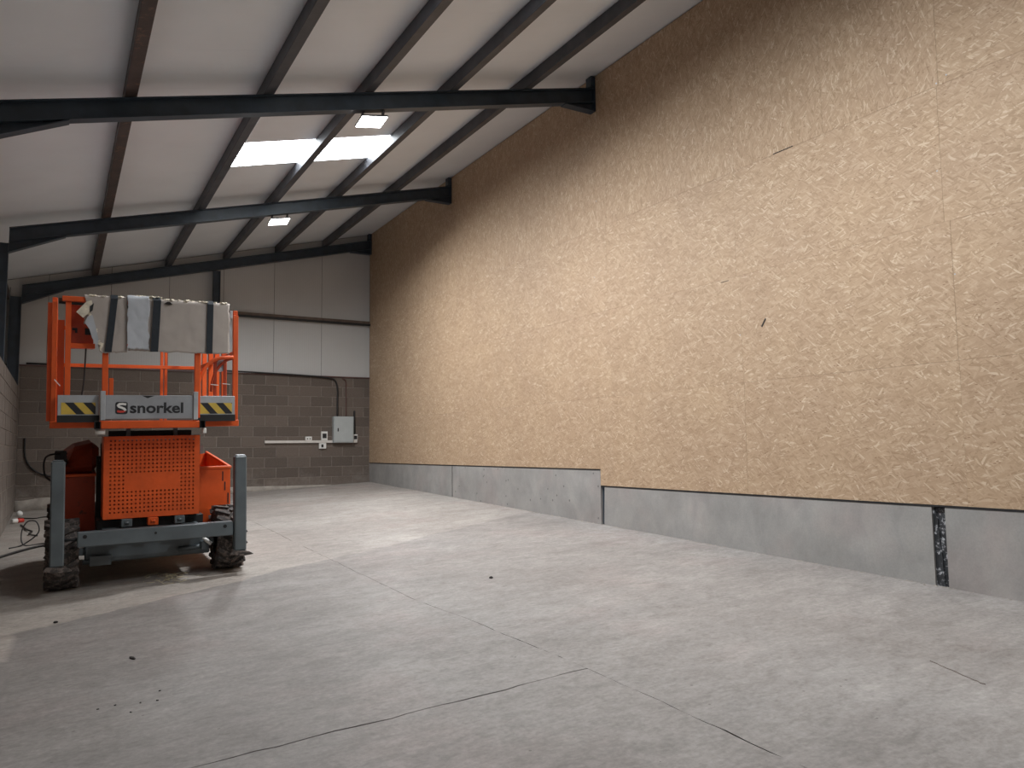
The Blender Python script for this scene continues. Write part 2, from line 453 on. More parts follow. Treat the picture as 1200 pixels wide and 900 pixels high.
# ================================================================== BOARDED WALL
wr = empty('wall_right', kind='structure')
m = MB(); m.box(WX + .13, WX + .2, FY, BY + .2, -.5, 7.4); m.build('backing', M_DARK, wr)
T = .018
def osb(y0, y1, z0, z1, standing=False):
    m = MB(); ly, lz = y1 - y0 - .0012, z1 - z0 - .0012
    m.box(0, T, 0, ly, 0, lz, .0007)
    dx = random.uniform(0, .0012)
    return m.build('strand_board', M_OSB_V if standing else M_OSB_H, wr, (WX + dx, y0 + .0006, z0 + .0006))
B1, B2 = 1.355, 1.127
rows = [B2, 2.36, 3.575, 4.795]
TOPZ = roofz(WX) - .012
SHEET = 2.38
yj = [3.675 + SHEET * k for k in range(-4, 7)]
yj = [max(FY, v) for v in yj if v > FY - SHEET]
yj = [v for v in yj if v < BY - .4] + [BY]
yj = sorted(set(round(v, 3) for v in yj))
for i in range(len(yj) - 1):
    a, b = yj[i], yj[i + 1]
    for k in range(3):
        z0, z1 = rows[k], rows[k + 1]
        if k == 0:
            if a >= 8.4: z0 = B1
            # the joint at Y3 falls in a sheet: cut the sheet there
            if a < 8.70 < b - .05 and b - 8.70 > .1:
                osb(a - .035, 8.70, B2, z1); osb(8.70, b - .035, B1, z1); continue
        d = (-.035, -.03, .02)[k]
        osb(a + (d if i else 0), b + (d if i < len(yj) - 2 else 0), z0, z1)
    h = (a + b) / 2
    if b <= 3.7:
        osb(a, b, rows[3], 6.01); osb(a, b, 6.01, TOPZ)
    else:
        osb(a, h, rows[3], TOPZ, True); osb(h, b, rows[3], TOPZ, True)
# thin black strip stands in for the shade in the gap under the boards
def gap_shade(y0, y1, z): 
    m = MB(); m.box(WX + .004, WX + .06, y0, y1, z - .016, z - .001); m.build('gap_shade_strip', M_BLACK, wr)
gap_shade(8.70, BY, B1); gap_shade(FY, 8.70, B2)
def cpanel(y0, y1, ztop, tilt0=0., tilt1=0.):
    """precast panel: its end edges lean a little, its foot sits below the floor"""
    x0, x1 = WX + .010, WX + .115
    zb = floorz(WX, y0) - .12; zb1 = floorz(WX, y1) - .12
    n = 24; m = MB(); bm = m.bm
    rows_ = []
    for k in range(n + 1):
        t = k / n
        yb = y0 + (y1 - y0) * t; yt = (y0 + tilt0) + (y1 + tilt1 - y0 - tilt0) * t
        zt = ztop - .018 - .006 * abs(noise.noise(Vector((yt * .7, 2.2, 0)))); z_b = zb + (zb1 - zb) * t
        rows_.append([bm.verts.new(p) for p in ((x0, yb, z_b), (x0, yt, zt), (x1, yt, zt), (x1, yb, z_b))])
    for a, b in zip(rows_, rows_[1:]):
        for q in range(4): bm.faces.new((a[q], b[q], b[(q + 1) % 4], a[(q + 1) % 4]))
    bm.faces.new(rows_[0]); bm.faces.new(rows_[-1][::-1])
    return m.build('concrete_panel', M_CONC, wr)
cpanel(Y2 + .03, BY + .1, B1, -.004, 0); cpanel(8.715, Y2 - .012, B1, .0, .004)
cpanel(3.962, 8.655, B2, 0, -.03); cpanel(-.80, 3.845, B2, 0, .0); cpanel(FY, -.92, B2)
for y in (Y2, 8.69, 3.90, -.86):
    m = MB(); m.box(WX + .045, WX + .125, y - .09, y + .09, -.2, 1.34 if y > 8 else 1.10)
    m.build('column_face', M_PEEL if y < 5 else M_STEEL, wr)
# ragged sealant strip at the nearest column
m = MB(); bm = m.bm
pl = []
for k in range(15):
    z = floorz(WX, 3.95) + (1.09 - floorz(WX, 3.95)) * k / 14
    pl.append((z, 3.945 - .055 * (1 - k / 14) ** .5 + random.uniform(-.008, .008), 3.962 + random.uniform(0, .006)))
for (z, a, b), (z2, a2, b2) in zip(pl, pl[1:]):
    m.hexa([(WX + .03, a, z), (WX + .046, a, z), (WX + .046, b, z), (WX + .03, b, z), (WX + .03, a2, z2), (WX + .046, a2, z2), (WX + .046, b2, z2), (WX + .03, b2, z2)])
m.build('ragged_sealant', M_PEEL, wr)
# splits and chips seen on the boards
def chip(y, z, ly, lz, ang):
    m = MB(); m.box(-.003, .0005, -ly / 2, ly / 2, -lz / 2, lz / 2)
    m.build('dark_chip', M_DARK, wr, (WX, y, z), (ang, 0, 0))
chip(5.71, 2.99, .10, .018, -.95)
chip(5.36, 4.80, .26, .008, 0); chip(6.25, 3.55, .12, .005, 0)

# ================================================================== BACK WALL
wb = empty('wall_back', kind='structure')
BT = 3.437
m = MB(); m.box(-1.1, WX + .1, BY + .008, BY + .14, -.2, BT); m.build('mortar_bed', M_MORTAR, wb)
CH, BL = .2378, .523
def block_mesh(L_):
    m = MB(); m.box(0, L_ - .018, 0, .06, 0, CH - .017, .003)
    bmesh.ops.recalc_face_normals(m.bm, faces=m.bm.faces[:])
    me = bpy.data.meshes.new('block'); m.bm.to_mesh(me); m.bm.free(); me.materials.append(M_BLOCK); return me
bme = {}
def bmesh_for(L_):
    k = round(L_, 2)
    if k not in bme: bme[k] = block_mesh(k)
    return bme[k]
for c in range(14):
    z = BT - .012 - CH * (c + 1)
    # running bond; joint positions read off the wall
    x = LX - .3 + (0.117 if c % 2 else .117 + BL / 2)
    xs = [LX]
    while x < WX:
        if x > LX + .08: xs.append(x)
        x += BL
    xs.append(WX)
    for a, b in zip(xs, xs[1:]):
        if b - a < .06 or z + CH < floorz((a + b) / 2, BY): continue
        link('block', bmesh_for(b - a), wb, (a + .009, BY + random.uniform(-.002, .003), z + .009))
# white sandwich panels above
def cladx(x0, x1):
    m = MB(); m.prism([(x0 + .004, BT), (x1 - .004, BT), (x1 - .004, roofz(x1) - .01), (x0 + .004, roofz(x0) - .01)], 1, BY + .045, BY + .12)
    m.build('liner_panel', M_WALLCLAD, wb)
xe = [-1.05, -.29, .84, 1.97, 3.10, 4.23, 5.36, WX + .02]
for a, b in zip(xe, xe[1:]): cladx(a, b)
m = MB(); m.box(-1.05, WX + .05, BY + .055, BY + .13, BT - .02, 7.2); m.build('panel_joint_liner', M_DARK, wb)
m = MB(); m.box(LX - .3, WX, BY - .03, BY + .045, BT - .012, BT + .012); m.build('wall_ledge', M_LEDGE, wb)
# the rough mortar fillet along the foot of the blockwork
m = MB(); bm = m.bm; n = 60; rws = []
for k in range(n + 1):
    x = LX + (5.6 - LX) * k / n; t = 1 - k / n
    h = (.20 * min(1, t * 1.7) + .01) * (1 + .15 * noise.noise(Vector((x * 2.3, 0, 5)))); d = .05 + .05 * t
    zf = floorz(x, BY - .1)
    rws.append([bm.verts.new(p) for p in ((x, BY - d, zf - .03), (x, BY - .012, zf + h), (x, BY + .004, zf + h + .012), (x, BY + .004, zf - .03))])
for a, b in zip(rws, rws[1:]):
    for q in range(4):
        f = bm.faces.new((a[q], b[q], b[(q + 1) % 4], a[(q + 1) % 4])); f.smooth = q == 0
bm.faces.new(rws[0][::-1]); bm.faces.new(rws[-1])
tr = m.build('trim_1', M_RENDER); tag(tr, kind='structure')

# ================================================================== LOW SIDE WALL
wl = empty('wall_left', kind='structure')
LT = 2.99
m = MB(); m.box(LX - .20, LX - .008, FY, BY, -.3, LT - .01); m.build('mortar_bed', M_MORTAR, wl)
m = MB()
for c in range(14):
    z = LT - CH * (c + 1)
    y = 9.6 + (BL / 2 if c % 2 else 0)
    while y < BY:
        y1 = min(y + BL, BY)
        if z + CH > floorz(LX, y) and y1 - y > .08: m.box(LX - .05, LX + random.uniform(-.003, .002), y + .009, y1 - .009, z + .008, z + CH - .009)
        y += BL
o = m.build('blockwork', M_BLOCK, wl); tag(o, kind='stuff')
LO = LX - .30
y = FY
while y < BY - .2:
    y1 = min(y + 1.13, BY + .05)
    m = MB(); m.box(LO - .06, LO, y + .004, y1 - .004, LT - .3, roofz(LO) - .02); m.build('liner_panel', M_ROOF, wl)
    y = y1
m = MB(); m.box(LO - .1, LO - .02, FY, BY + .1, -.3, 5.2); m.build('panel_joint_liner', M_DARK, wl)
# wall behind the camera
m = MB(); m.box(-1.15, WX + .2, FY - .1, FY, -.5, 7.3); wf = m.build('wall_front', M_WALLCLAD); tag(wf, kind='structure')

# ================================================================== ROOF
ce = empty('ceiling', kind='structure')
SKY0, SKY1 = 10.745, 11.765
PX = [.523, 1.928, 3.124, 4.275, 5.411]
def roof_piece(x0, x1, y0, y1, name='roof_panel', mat=None, parent=None, t=.08):
    m = MB(); m.prism([(x0, roofz(x0)), (x1, roofz(x1)), (x1, roofz(x1) + t), (x0, roofz(x0) + t)], 1, y0 + .0008, y1 - .0008)
    return m.build(name, mat or M_ROOF, parent or ce)
BAYS = [SKY0 - 10.6, SKY0 - 5.74, SKY0]          # farthest rooflight is in view; the nearer two are added unseen for fill
ys = [FY - .1] + [v for k in BAYS for v in (k, k + 1.02)] + [BY + .12]
def fill(a, b):
    n = max(1, round((b - a) / 1.02))
    for k in range(n):
        roof_piece(LO - .1, WX + .2, a + (b - a) * k / n, a + (b - a) * (k + 1) / n)
XA, XB = PX[1] - .03, PX[3] + .035
m = MB()
def cap(x0, x1, a, b): m.prism([(x0, roofz(x0) + .085), (x1, roofz(x1) + .085), (x1, roofz(x1) + .1), (x0, roofz(x0) + .1)], 1, a, b)
cap(LO - .1, XA, FY - .1, BY + .15); cap(XB, WX + .2, FY - .1, BY + .15)
for q, (a, b) in enumerate(zip(ys, ys[1:])):
    if q % 2:
        roof_piece(LO - .1, XA, a, b); roof_piece(XB, WX + .2, a, b)
        w1 = empty('window_%d' % (4 - (q + 1) // 2), kind='structure')
        roof_piece(PX[1] - .028, PX[2], a, b, 'rooflight_sheet', M_SKY, w1, .02)
        roof_piece(PX[2], PX[3] + .033, a, b, 'rooflight_sheet', M_SKY, w1, .02)
    else:
        fill(a, b); cap(XA, XB, a, b)
m.build('panel_joint_liner', M_DARK, ce)

# ================================================================== STEEL FRAME
PUR_D = .176
ORD = ['first', 'second', 'third', 'fourth', 'fifth']
for i, x in enumerate(PX):
    m = MB(); zt = roofz(x); t = .006
    # zed section: web, top flange, bottom flange with a lip
    s = PITCHS
    bz = zt - PUR_D
    m.hexa([(x - .06, FY, bz + s * -.06), (x + .06, FY, bz + s * .06), (x + .06, BY - .02, bz + s * .06), (x - .06, BY - .02, bz + s * -.06),
            (x - .06, FY, zt - .003 - s * .06), (x + .06, FY, zt - .003 + s * .06), (x + .06, BY - .02, zt - .003 + s * .06), (x - .06, BY - .02, zt - .003 - s * .06)], .005)
    o = m.build('purlin', M_PURLIN if i == 0 else M_PURLIN2)
    lab = {0: 'rusty brown roof purlin nearest the low eave, brownest of the five',
           1: 'dark roof purlin bounding the bright rooflight on its eave side',
           2: 'dark roof purlin crossing the middle of the bright rooflight',
           3: 'dark roof purlin bounding the bright rooflight on its high side',
           4: 'dark roof purlin running closest to the top of the strand board wall'}[i]
    tag(o, lab, 'purlin', 'purlins running the length of the roof')

def rafter(y, label, x0=LX - .02, group='steel rafters spanning the building'):
    r = empty('steel_rafter', (LX, y, roofz(LX)), label=label, cat='beam', group=group)
    off = Vector((LX, y, roofz(LX)))
    x1 = WX - .004
    def Z(x, d): return roofz(x) - .1823 - d
    tf, D, wd = .012, .216, .064
    def slab_(name, pts, w_):
        m = MB(); m.prism([(p[0] - off.x, p[1] - off.z) for p in pts], 1, -w_, w_); m.build(name, M_STEEL, r)
    slab_('web', [(x0, Z(x0, tf)), (x1, Z(x1, tf)), (x1, Z(x1, D - tf)), (x0, Z(x0, D - tf))], .005)
    slab_('flange', [(x0, Z(x0, 0)), (x1, Z(x1, 0)), (x1, Z(x1, tf)), (x0, Z(x0, tf))], wd)
    slab_('flange', [(x0, Z(x0, D - tf)), (x1, Z(x1, D - tf)), (x1, Z(x1, D)), (x0, Z(x0, D))], wd)
    # eave haunch
    hx = -.02; hb = Z(x0, D) - .16
    slab_('haunch', [(x0, Z(x0, D)), (hx, Z(hx, D)), (x0, hb + .012)], .005)
    slab_('haunch_flange', [(x0, hb + .012), (hx, Z(hx, D)), (hx, Z(hx, D) - .013), (x0, hb)], wd)
    # haunch and end plate at the tall wall
    hx = WX - .53; xe_ = WX - .075; hb = Z(xe_, D) - .125
    slab_('haunch', [(hx, Z(hx, D)), (WX - .012, Z(WX, D)), (WX - .012, hb + .012), (xe_, hb + .012)], .005)
    slab_('haunch_flange', [(hx, Z(hx, D)), (xe_, hb + .012), (xe_, hb - .001), (hx, Z(hx, D) - .013)], wd)
    m = MB(); m.box(xe_ - off.x, WX - .006 - off.x, -wd, wd, hb - off.z, hb + .012 - off.z)
    m.build('haunch_foot', M_STEEL, r)
    m = MB(); m.box(WX - .075 - off.x, WX - .003 - off.x, -wd, wd, roofz(WX) - .182 - off.z, roofz(WX - .08) - .004 - off.z)
    m.build('purlin_cleat', M_STEEL, r)
    m = MB(); m.box(WX - .016 - off.x, WX - .003 - off.x, -wd, wd, hb - off.z, roofz(WX) - .183 - off.z)
    m.build('end_plate', M_STEEL, r)
    return r
rafter(BY - .08, 'dark steel rafter against the gable end, lowest and farthest one in the hall')
rafter(Y2, 'dark steel rafter between the bright rooflight and the gable wall')
rafter(Y3, 'nearest dark steel rafter in view, crossing just in front of the bright rooflight')
rafter(Y4, 'dark steel rafter overhead before the one by the rooflight', group='steel rafters out of view')
def column(y, label, dy=.064):
    r = empty('steel_column', (LX - .02, y, LT), label=label, cat='column', group='steel columns on the low side wall')
    h = roofz(LX) - .1823 - .216 - LT
    m = MB(); m.box(-.20, -.19, -dy, dy, 0, h + .15); m.build('flange', M_STEEL, r)
    m = MB(); m.box(-.010, .0, -dy, dy, 0, h - .03); m.build('flange', M_STEEL, r)
    m = MB(); m.box(-.19, -.010, -.005, .005, 0, h - .02); m.build('web', M_STEEL, r)
column(BY - .08, 'dark steel column in the corner where the low block wall meets the gable')
column(Y2, 'dark steel column at the picture edge under the middle rafter')
column(Y3, 'dark steel column under the rafter before the rooflight', .064)
# gable post
gp = empty('gable_post', (2.918, BY - .115, BT + .014), label='dark steel post rising from the block wall to the gable rafter', cat='column')
h = roofz(2.918) - .1823 - .216 - BT - .038
for a, b in ((-.075, -.066), (.066, .075)):
    m = MB(); m.box(a, b, -.05, .05, 0, h); m.build('flange', M_STEEL, gp)
m = MB(); m.box(-.066, .066, -.005, .005, 0, h); m.build('web', M_STEEL, gp)
# gable rail
gr = empty('gable_rail', (LX, BY + .043, 4.765), label='brown and black steel rail crossing the white gable panels above the blockwork', cat='rail')
for a, b in ((.62, 2.918 - LX - .08), (2.918 - LX + .08, WX - LX - .005)):
    m = MB(); m.box(a, b, -.06, 0, .0, .085); m.build('rail_web', M_RAIL, gr)
    m = MB(); m.box(a, b, -.115, -.06, -.035, .012); m.build('rail_flange', M_BLACK, gr)
ep = MB(); ep.box(LO + .005, LO + .075, FY, BY - .15, 4.72, 4.90); o = ep.build('eave_beam', M_PURLIN)
tag(o, 'dark brown eave beam along the top of the low side wall', 'beam')

# ================================================================== FLOOD LIGHTS
def flood(x, y, label, power=1.0):
    z = roofz(x) - .1823 - .216
    r = empty('flood_light', (x, y + .10, z - .012), label=label, cat='lamp', group='led flood lights under the rafters')
    for s in (-.13, .13):
        m = MB(); m.hexa([(s - .012, -.06, -.05), (s + .012, -.06, -.05), (s + .012, -.03, -.05), (s - .012, -.03, -.05),
                          (s - .012, -.12, .008 + (s - .012) * PITCHS), (s + .012, -.12, .008 + (s + .012) * PITCHS), (s + .012, -.06, .008 + (s + .012) * PITCHS), (s - .012, -.06, .008 + (s - .012) * PITCHS)])
        m.build('bracket', M_HOUSING, r)
    TR = (-LAMP_TILT, -.18, 0)
    m = MB(); m.box(-.172, .172, -.142, .142, -.010, .012, .006)
    for k in range(9): m.box(-.15 + k * .036, -.142 + k * .036, -.11, .11, .010, .026)
    m.build('housing', M_HOUSING, r, (0, -.02, -.085), TR)
    m = MB(); m.box(-.162, .162, -.132, .132, -.016, -.0102); m.build('lens', M_LENS, r, (0, -.02, -.085), TR)
    ld = bpy.data.lights.new('flood_lamp', 'AREA'); ld.shape = 'RECTANGLE'; ld.size = .30; ld.size_y = .22
    ld.energy = LAMP_W * power; ld.color = LAMP_C; ld.spread = LAMP_SPREAD
    lo = bpy.data.objects.new('lamp_glow', ld); COL.objects.link(lo); lo.parent = r; lo.rotation_euler = TR; lo.location = Vector((0, -.02, -.085)) + Euler(TR).to_matrix() @ Vector((0, 0, -.02))
flood(3.195, Y3, 'lit white flood light under the nearest rafter, beside the bright rooflight', .86)
flood(3.221, Y2, 'lit white flood light under the second rafter, the smaller and farther one', .92)
flood(3.20, Y4, 'added flood light out of view under the rafter above the camera', .62)  # lamp added out of view to brighten the near wall and lift front

# ================================================================== ELECTRICS ON THE GABLE
WF = BY - .003
db = empty('distribution_board', (5.87, WF, 1.845), label='grey metal distribution board on the block wall', cat='enclosure')
m = MB(); m.box(-.245, .245, -.13, 0, 0, .63, .006); m.build('case', M_BOARD, db)
m = MB(); m.box(-.225, .225, -.142, -.1305, .02, .61, .004); m.build('door', M_BOARD, db)
m = MB(); m.box(-.158, -.130, -.152, -.1425, .27, .35, .003); m.build('latch', M_BLACK, db)
tk = MB(); tk.box(-1.14, 1.15, -.05, 0, -.03, .03, .004); tk = tk.build('cable_trunking', M_TRUNK, None, (5.18, WF, 1.875))
# cut back so it stops at the board: two lengths
tk.data.clear_geometry(); bm = bmesh.new()
mb = MB(); mb.box(-1.14, .443, -.05, 0, -.03, .03, .004); mb.bm.to_mesh(tk.data); mb.bm.free(); bm.free()
tag(tk, 'long white cable trunking running up to the grey distribution board', 'trunking')
sh = MB(); sh.box(-.06, .06, -.05, 0, -.03, .03, .004); sh = sh.build('cable_trunking', M_TRUNK, None, (6.178, WF, 1.875))
tag(sh, 'short white trunking stub below the isolator beside the board', 'trunking')
def socket(x, z, wd, hg, label, face, name, slots):
    r = empty(name, (x, WF, z), label=label, cat='socket')
    m = MB(); m.box(-wd / 2, wd / 2, -.05, 0, 0, hg, .005); m.build('box', M_WHITE, r)
    for (a, b, c, d, mt, nm) in slots:
        m = MB(); m.box(a, b, -.058, -.0505, c, d, .002); m.build(nm, mt, r)
socket(5.05, 1.907, .15, .09, 'small white double socket above the trunking', None, 'double_socket',
       [(-.045, -.015, .025, .05, M_BLACK, 'socket_face'), (.015, .045, .025, .05, M_BLACK, 'socket_face')])
socket(5.425, 1.907, .15, .21, 'tall white switch box with dark window above the trunking', None, 'breaker_box',
       [(-.048, .048, .05, .16, M_BLACK, 'dark_window')])
socket(5.385, 1.71, .17, .13, 'white industrial socket with dark cover below the trunking', None, 'industrial_socket',
       [(-.035, .015, .03, .10, M_BLACK, 'cover')])
socket(6.19, 1.907, .11, .14, 'white isolator with dark face beside the distribution board', None, 'isolator',
       [(-.04, .04, .02, .11, M_BLACK, 'dark_face')])
def cable(name, pts, r, mat, label, n=6):
    o = MB().tube(smooth_path(pts), r, n).build(name, mat); tag(o, label, 'cable'); return o
cable('power_cable', [(LX + .1, WF - .030, BT + .036), (1.5, WF - .030, BT + .036), (2.6, WF - .032, BT + .037), (3.4, WF - .056, BT + .036), (4.9, WF - .056, BT + .0), (5.45, WF - .052, BT - .03), (5.68, WF - .04, BT - .10), (5.745, WF - .03, BT - .35), (5.74, WF - .03, 2.9), (5.735, WF - .05, 2.477)], .019, M_CABLE,
      'thick black cable along the wall top dropping into the distribution board')
cable('supply_cable', [(5.85, WF - .045, BT - .035), (5.94, WF - .03, BT - .1), (5.955, WF - .02, 3.1), (5.95, WF - .05, 2.477)], .011, M_REDCABLE, 'thin brown cable dropping onto the distribution board')
cable('conduit', [(6.165, WF - .02, 2.62), (6.17, WF - .02, 2.3), (6.175, WF - .02, 2.048)], .022, M_CABLE, 'short black cable rising from the isolator')
cable('wall_lead', [(-.60, WF - .02, 1.98), (-.58, WF - .02, 1.6), (-.44, WF - .03, 1.36), (-.2, WF - .03, 1.23), (.05, WF - .04, 1.22), (.3, WF - .03, 1.30), (.62, WF - .03, 1.50)], .016, M_CABLE,
      'slack black lead looped low across the block wall behind the lift')

# ================================================================== SCISSOR LIFT
lift = empty('scissor_lift', (.86, 9.15, .333), (.032, -.0175, 0), label='orange scissor lift with grey stabiliser posts parked on the concrete floor', cat='scissor lift')
def part(name, mb, mat, parent=lift, loc=(0, 0, 0), rot=(0, 0, 0)): return mb.build(name, mat, parent, loc, rot)
# wheels
def tyre_mesh():
    m = MB(); bm = m.bm; R, hw, n = .330, .145, 40
    prof = [(-hw + .02, .19), (-hw, .22), (-hw, .285), (-hw + .03, R - .012), (-.06, R), (.06, R), (hw - .03, R - .012), (hw, .285), (hw, .22), (hw - .02, .19)]
    rings = [[bm.verts.new((x, r * math.cos(2 * PI * k / n), r * math.sin(2 * PI * k / n))) for (x, r) in prof] for k in range(n)]
    for k in range(n):
        a, b = rings[k], rings[(k + 1) % n]
        for q in range(len(prof) - 1):
            f = bm.faces.new((a[q], b[q], b[q + 1], a[q + 1])); f.smooth = True
    for k in range(18):
        for s in (-1, 1):
            t = 2 * PI * (k + (.5 if s > 0 else 0)) / 18
            M = Matrix.Rotation(t, 4, 'X') @ Matrix.Translation((s * .075, 0, R - .004)) @ Matrix.Rotation(s * .55, 4, 'Z')
            m.box(-.085, .08, -.019, .019, -.03, .022, 0, M)
    bmesh.ops.recalc_face_normals(bm, faces=bm.faces[:])
    me = bpy.data.meshes.new('wheel'); bm.to_mesh(me); bm.free(); me.materials.append(M_TYRE); return me
def hub_mesh():
    m = MB(); m.cyl((-.05, 0, 0), (.10, 0, 0), .195, 20); m.cyl((.10, 0, 0), (.13, 0, 0), .08, 14)
    for k in range(5):
        t = 2 * PI * k / 5; m.cyl((.10, .13 * math.cos(t), .13 * math.sin(t)), (.118, .13 * math.cos(t), .13 * math.sin(t)), .012, 6)
    me = bpy.data.meshes.new('hub'); bmesh.ops.recalc_face_normals(m.bm, faces=m.bm.faces[:]); m.bm.to_mesh(me); m.bm.free(); me.materials.append(M_HUB); return me
tm, hm = tyre_mesh(), hub_mesh()
for sx in (-1, 1):
    for y in (0.0, 1.86):
        wo = link('wheel', tm, lift, (sx * .80, y, .352 + sx * .022), (.2, 0, 0))
        link('hub', hm, wo, (0, 0, 0), (0, 0, 0 if sx > 0 else PI))
# chassis
m = MB(); m.box(-.50, .52, -.16, 2.02, .44, .66, .01); part('chassis', m, M_BLACK)
m = MB(); m.box(-.495, -.46, .14, .29, .66, 1.30); m.box(-.46, .46, .14, .18, .66, 1.44); part('dark_gap_fill', m, M_DARK)  # dark boxes added to stand in for shade in the gap by the guard
m = MB(); m.box(-.60, .60, -.09, .05, .22, .42, .012); m.box(-.65, .65, -.05, .03, .30, .37); part('axle', m, M_GREY)
m = MB(); m.box(-.60, .60, 1.80, 1.93, .24, .42, .012); m.box(-.65, .65, 1.82, 1.90, .30, .37); part('axle', m, M_GREY)
m = MB(); m.box(-.56, -.36, -.16, -.10, .20, .30, .006); m.cyl((-.62, -.13, .24), (-.36, -.13, .25), .022, 10); part('steering_ram', m, M_GREY)
m = MB(); m.cyl((.28, -.13, .29), (.56, -.13, .31), .024, 10); m.box(.50, .56, -.18, -.1, .27, .36, .006); part('steering_ram', m, M_GREY)
m = MB(); m.cyl((.52, -.17, .40), (.60, -.20, .33), .020, 8); part('hose_end', m, M_WHITE)
# bumper beam and stabiliser posts
m = MB(); m.box(-.675, .775, -.485, -.385, .442, .590, .008); bp = part('bumper_beam', m, M_GREY)
for x, z, r_ in ((-.61, .545, .019), (.69, .545, .019), (.02, .53, .012)): part('bolt_hole', MB().cyl((x, -.49, z), (x, -.484, z), r_, 12), M_BLACK, bp)
for x in (-.45, .30):
    m = MB(); m.box(x, x + .15, -.38, -.16, .47, .58); part('bumper_arm', m, M_GREY)
for s in (-1, 1):
    x = s * .845
    m = MB(); m.box(x - .061, x + .061, -.515, -.393, .275, 1.285, .012); st = part('stabiliser_post', m, M_GREY)
    m = MB(); m.box(x - .045, x + .045, -.505, -.405, 1.2852, 1.298, .004); part('post_cap', m, M_GREY if s < 0 else M_SILVER, st)
    m = MB(); m.cyl((x, -.454, .245), (x, -.454, .277), .04, 12); part('ram_rod', m, M_BLACK, st)
    m = MB(); m.prism([(x - .085, .285), (x + .085, .265), (x + .13, .235), (x + .03, .225), (x - .11, .25)], 1, -.545, -.50); part('bent_foot_plate', m, M_TYRE, st)
    a = min(x, s * .60); b = max(x, s * .60)
part('stabiliser_link', MB().cyl((-.80, -.44, .52), (-.66, -.44, .52), .014, 8), M_BLACK)
# perforated guard
def guard():
    m = MB(); bm = m.bm
    x0, x1, z0, z1 = -.452, .462, .675, 1.515; yf = -.30
    nx, nz, px, pz = 21, 19, .0392, .0405
    gx0 = .005 - nx * px / 2; gz0 = 1.105 - nz * pz / 2; cache = {}
    def V(x, z, y=yf):
        k = (round(x, 5), round(z, 5), round(y, 4))
        if k not in cache: cache[k] = bm.verts.new((x, y, z))
        return cache[k]
    for i in range(nx):
        for j in range(nz):
            a, b, c, d = gx0 + i * px, gx0 + (i + 1) * px, gz0 + j * pz, gz0 + (j + 1) * pz
            cx, cz = (a + b) / 2, (c + d) / 2
            if 4 <= i <= 16 and 6 <= j <= 9:
                bm.faces.new((V(a, c), V(b, c), V(b, d), V(a, d))); continue
            r = .0098
            ring = [V(cx + r * math.cos(PI / 4 * k - 3 * PI / 4), cz + r * math.sin(PI / 4 * k - 3 * PI / 4)) for k in range(8)]
            mid = [(cx, c), (b, cz), (cx, d), (a, cz)]
            cor = [V(a, c), V(b, c), V(b, d), V(a, d)]
            for q in range(4):
                r0_, r1_, r2_ = ring[(2 * q) % 8], ring[(2 * q + 1) % 8], ring[(2 * q + 2) % 8]
                bm.faces.new((cor[q], cor[(q + 1) % 4], r2_, r1_, r0_))
    gx1, gz1 = gx0 + nx * px, gz0 + nz * pz
    # borders as strips matched to the outer box
    def quad(*p): bm.faces.new([bm.verts.new((q[0], yf, q[1])) for q in p])
    quad((x0, z0), (x1, z0), (x1, gz0), (x0, gz0)); quad((x0, gz1), (x1, gz1), (x1, z1), (x0, z1))
    quad((x0, gz0), (gx0, gz0), (gx0, gz1), (x0, gz1)); quad((gx1, gz0), (x1, gz0), (x1, gz1), (gx1, gz1))
    # returns
    def q3(*p): bm.faces.new([bm.verts.new(q) for q in p])
    yb = .10
    q3((x0, yf, z0), (x0, yf, z1), (x0, yb, z1), (x0, yb, z0)); q3((x1, yf, z0), (x1, yb, z0), (x1, yb, z1), (x1, yf, z1))
    q3((x0, yf, z1), (x1, yf, z1), (x1, yf + .05, z1), (x0, yf + .05, z1)); q3((x0, yf, z0), (x0, yf + .05, z0), (x1, yf + .05, z0), (x1, yf, z0))
    me = bpy.data.meshes.new('perforated_guard'); bm.to_mesh(me); bm.free(); me.materials.append(M_ORANGE)
    o = link('perforated_guard', me, lift)
    sm = o.modifiers.new('thickness', 'SOLIDIFY'); sm.thickness = .003
    return o
guard()
m = MB(); m.box(-.42, .43, -.24, -.21, .70, 1.47); part('guard_backing', m, M_ORANGE_D)
for x, mt in ((-.235, M_GREY), (.01, M_ORANGE), (.265, M_GREY)):
    m = MB(); m.box(x - .05, x + .05, -.33, -.20, .592, .672, .006); m.cyl((x - .02, -.335, .635), (x + .02, -.335, .635), .014, 8); part('hinge_lug', m, mt)
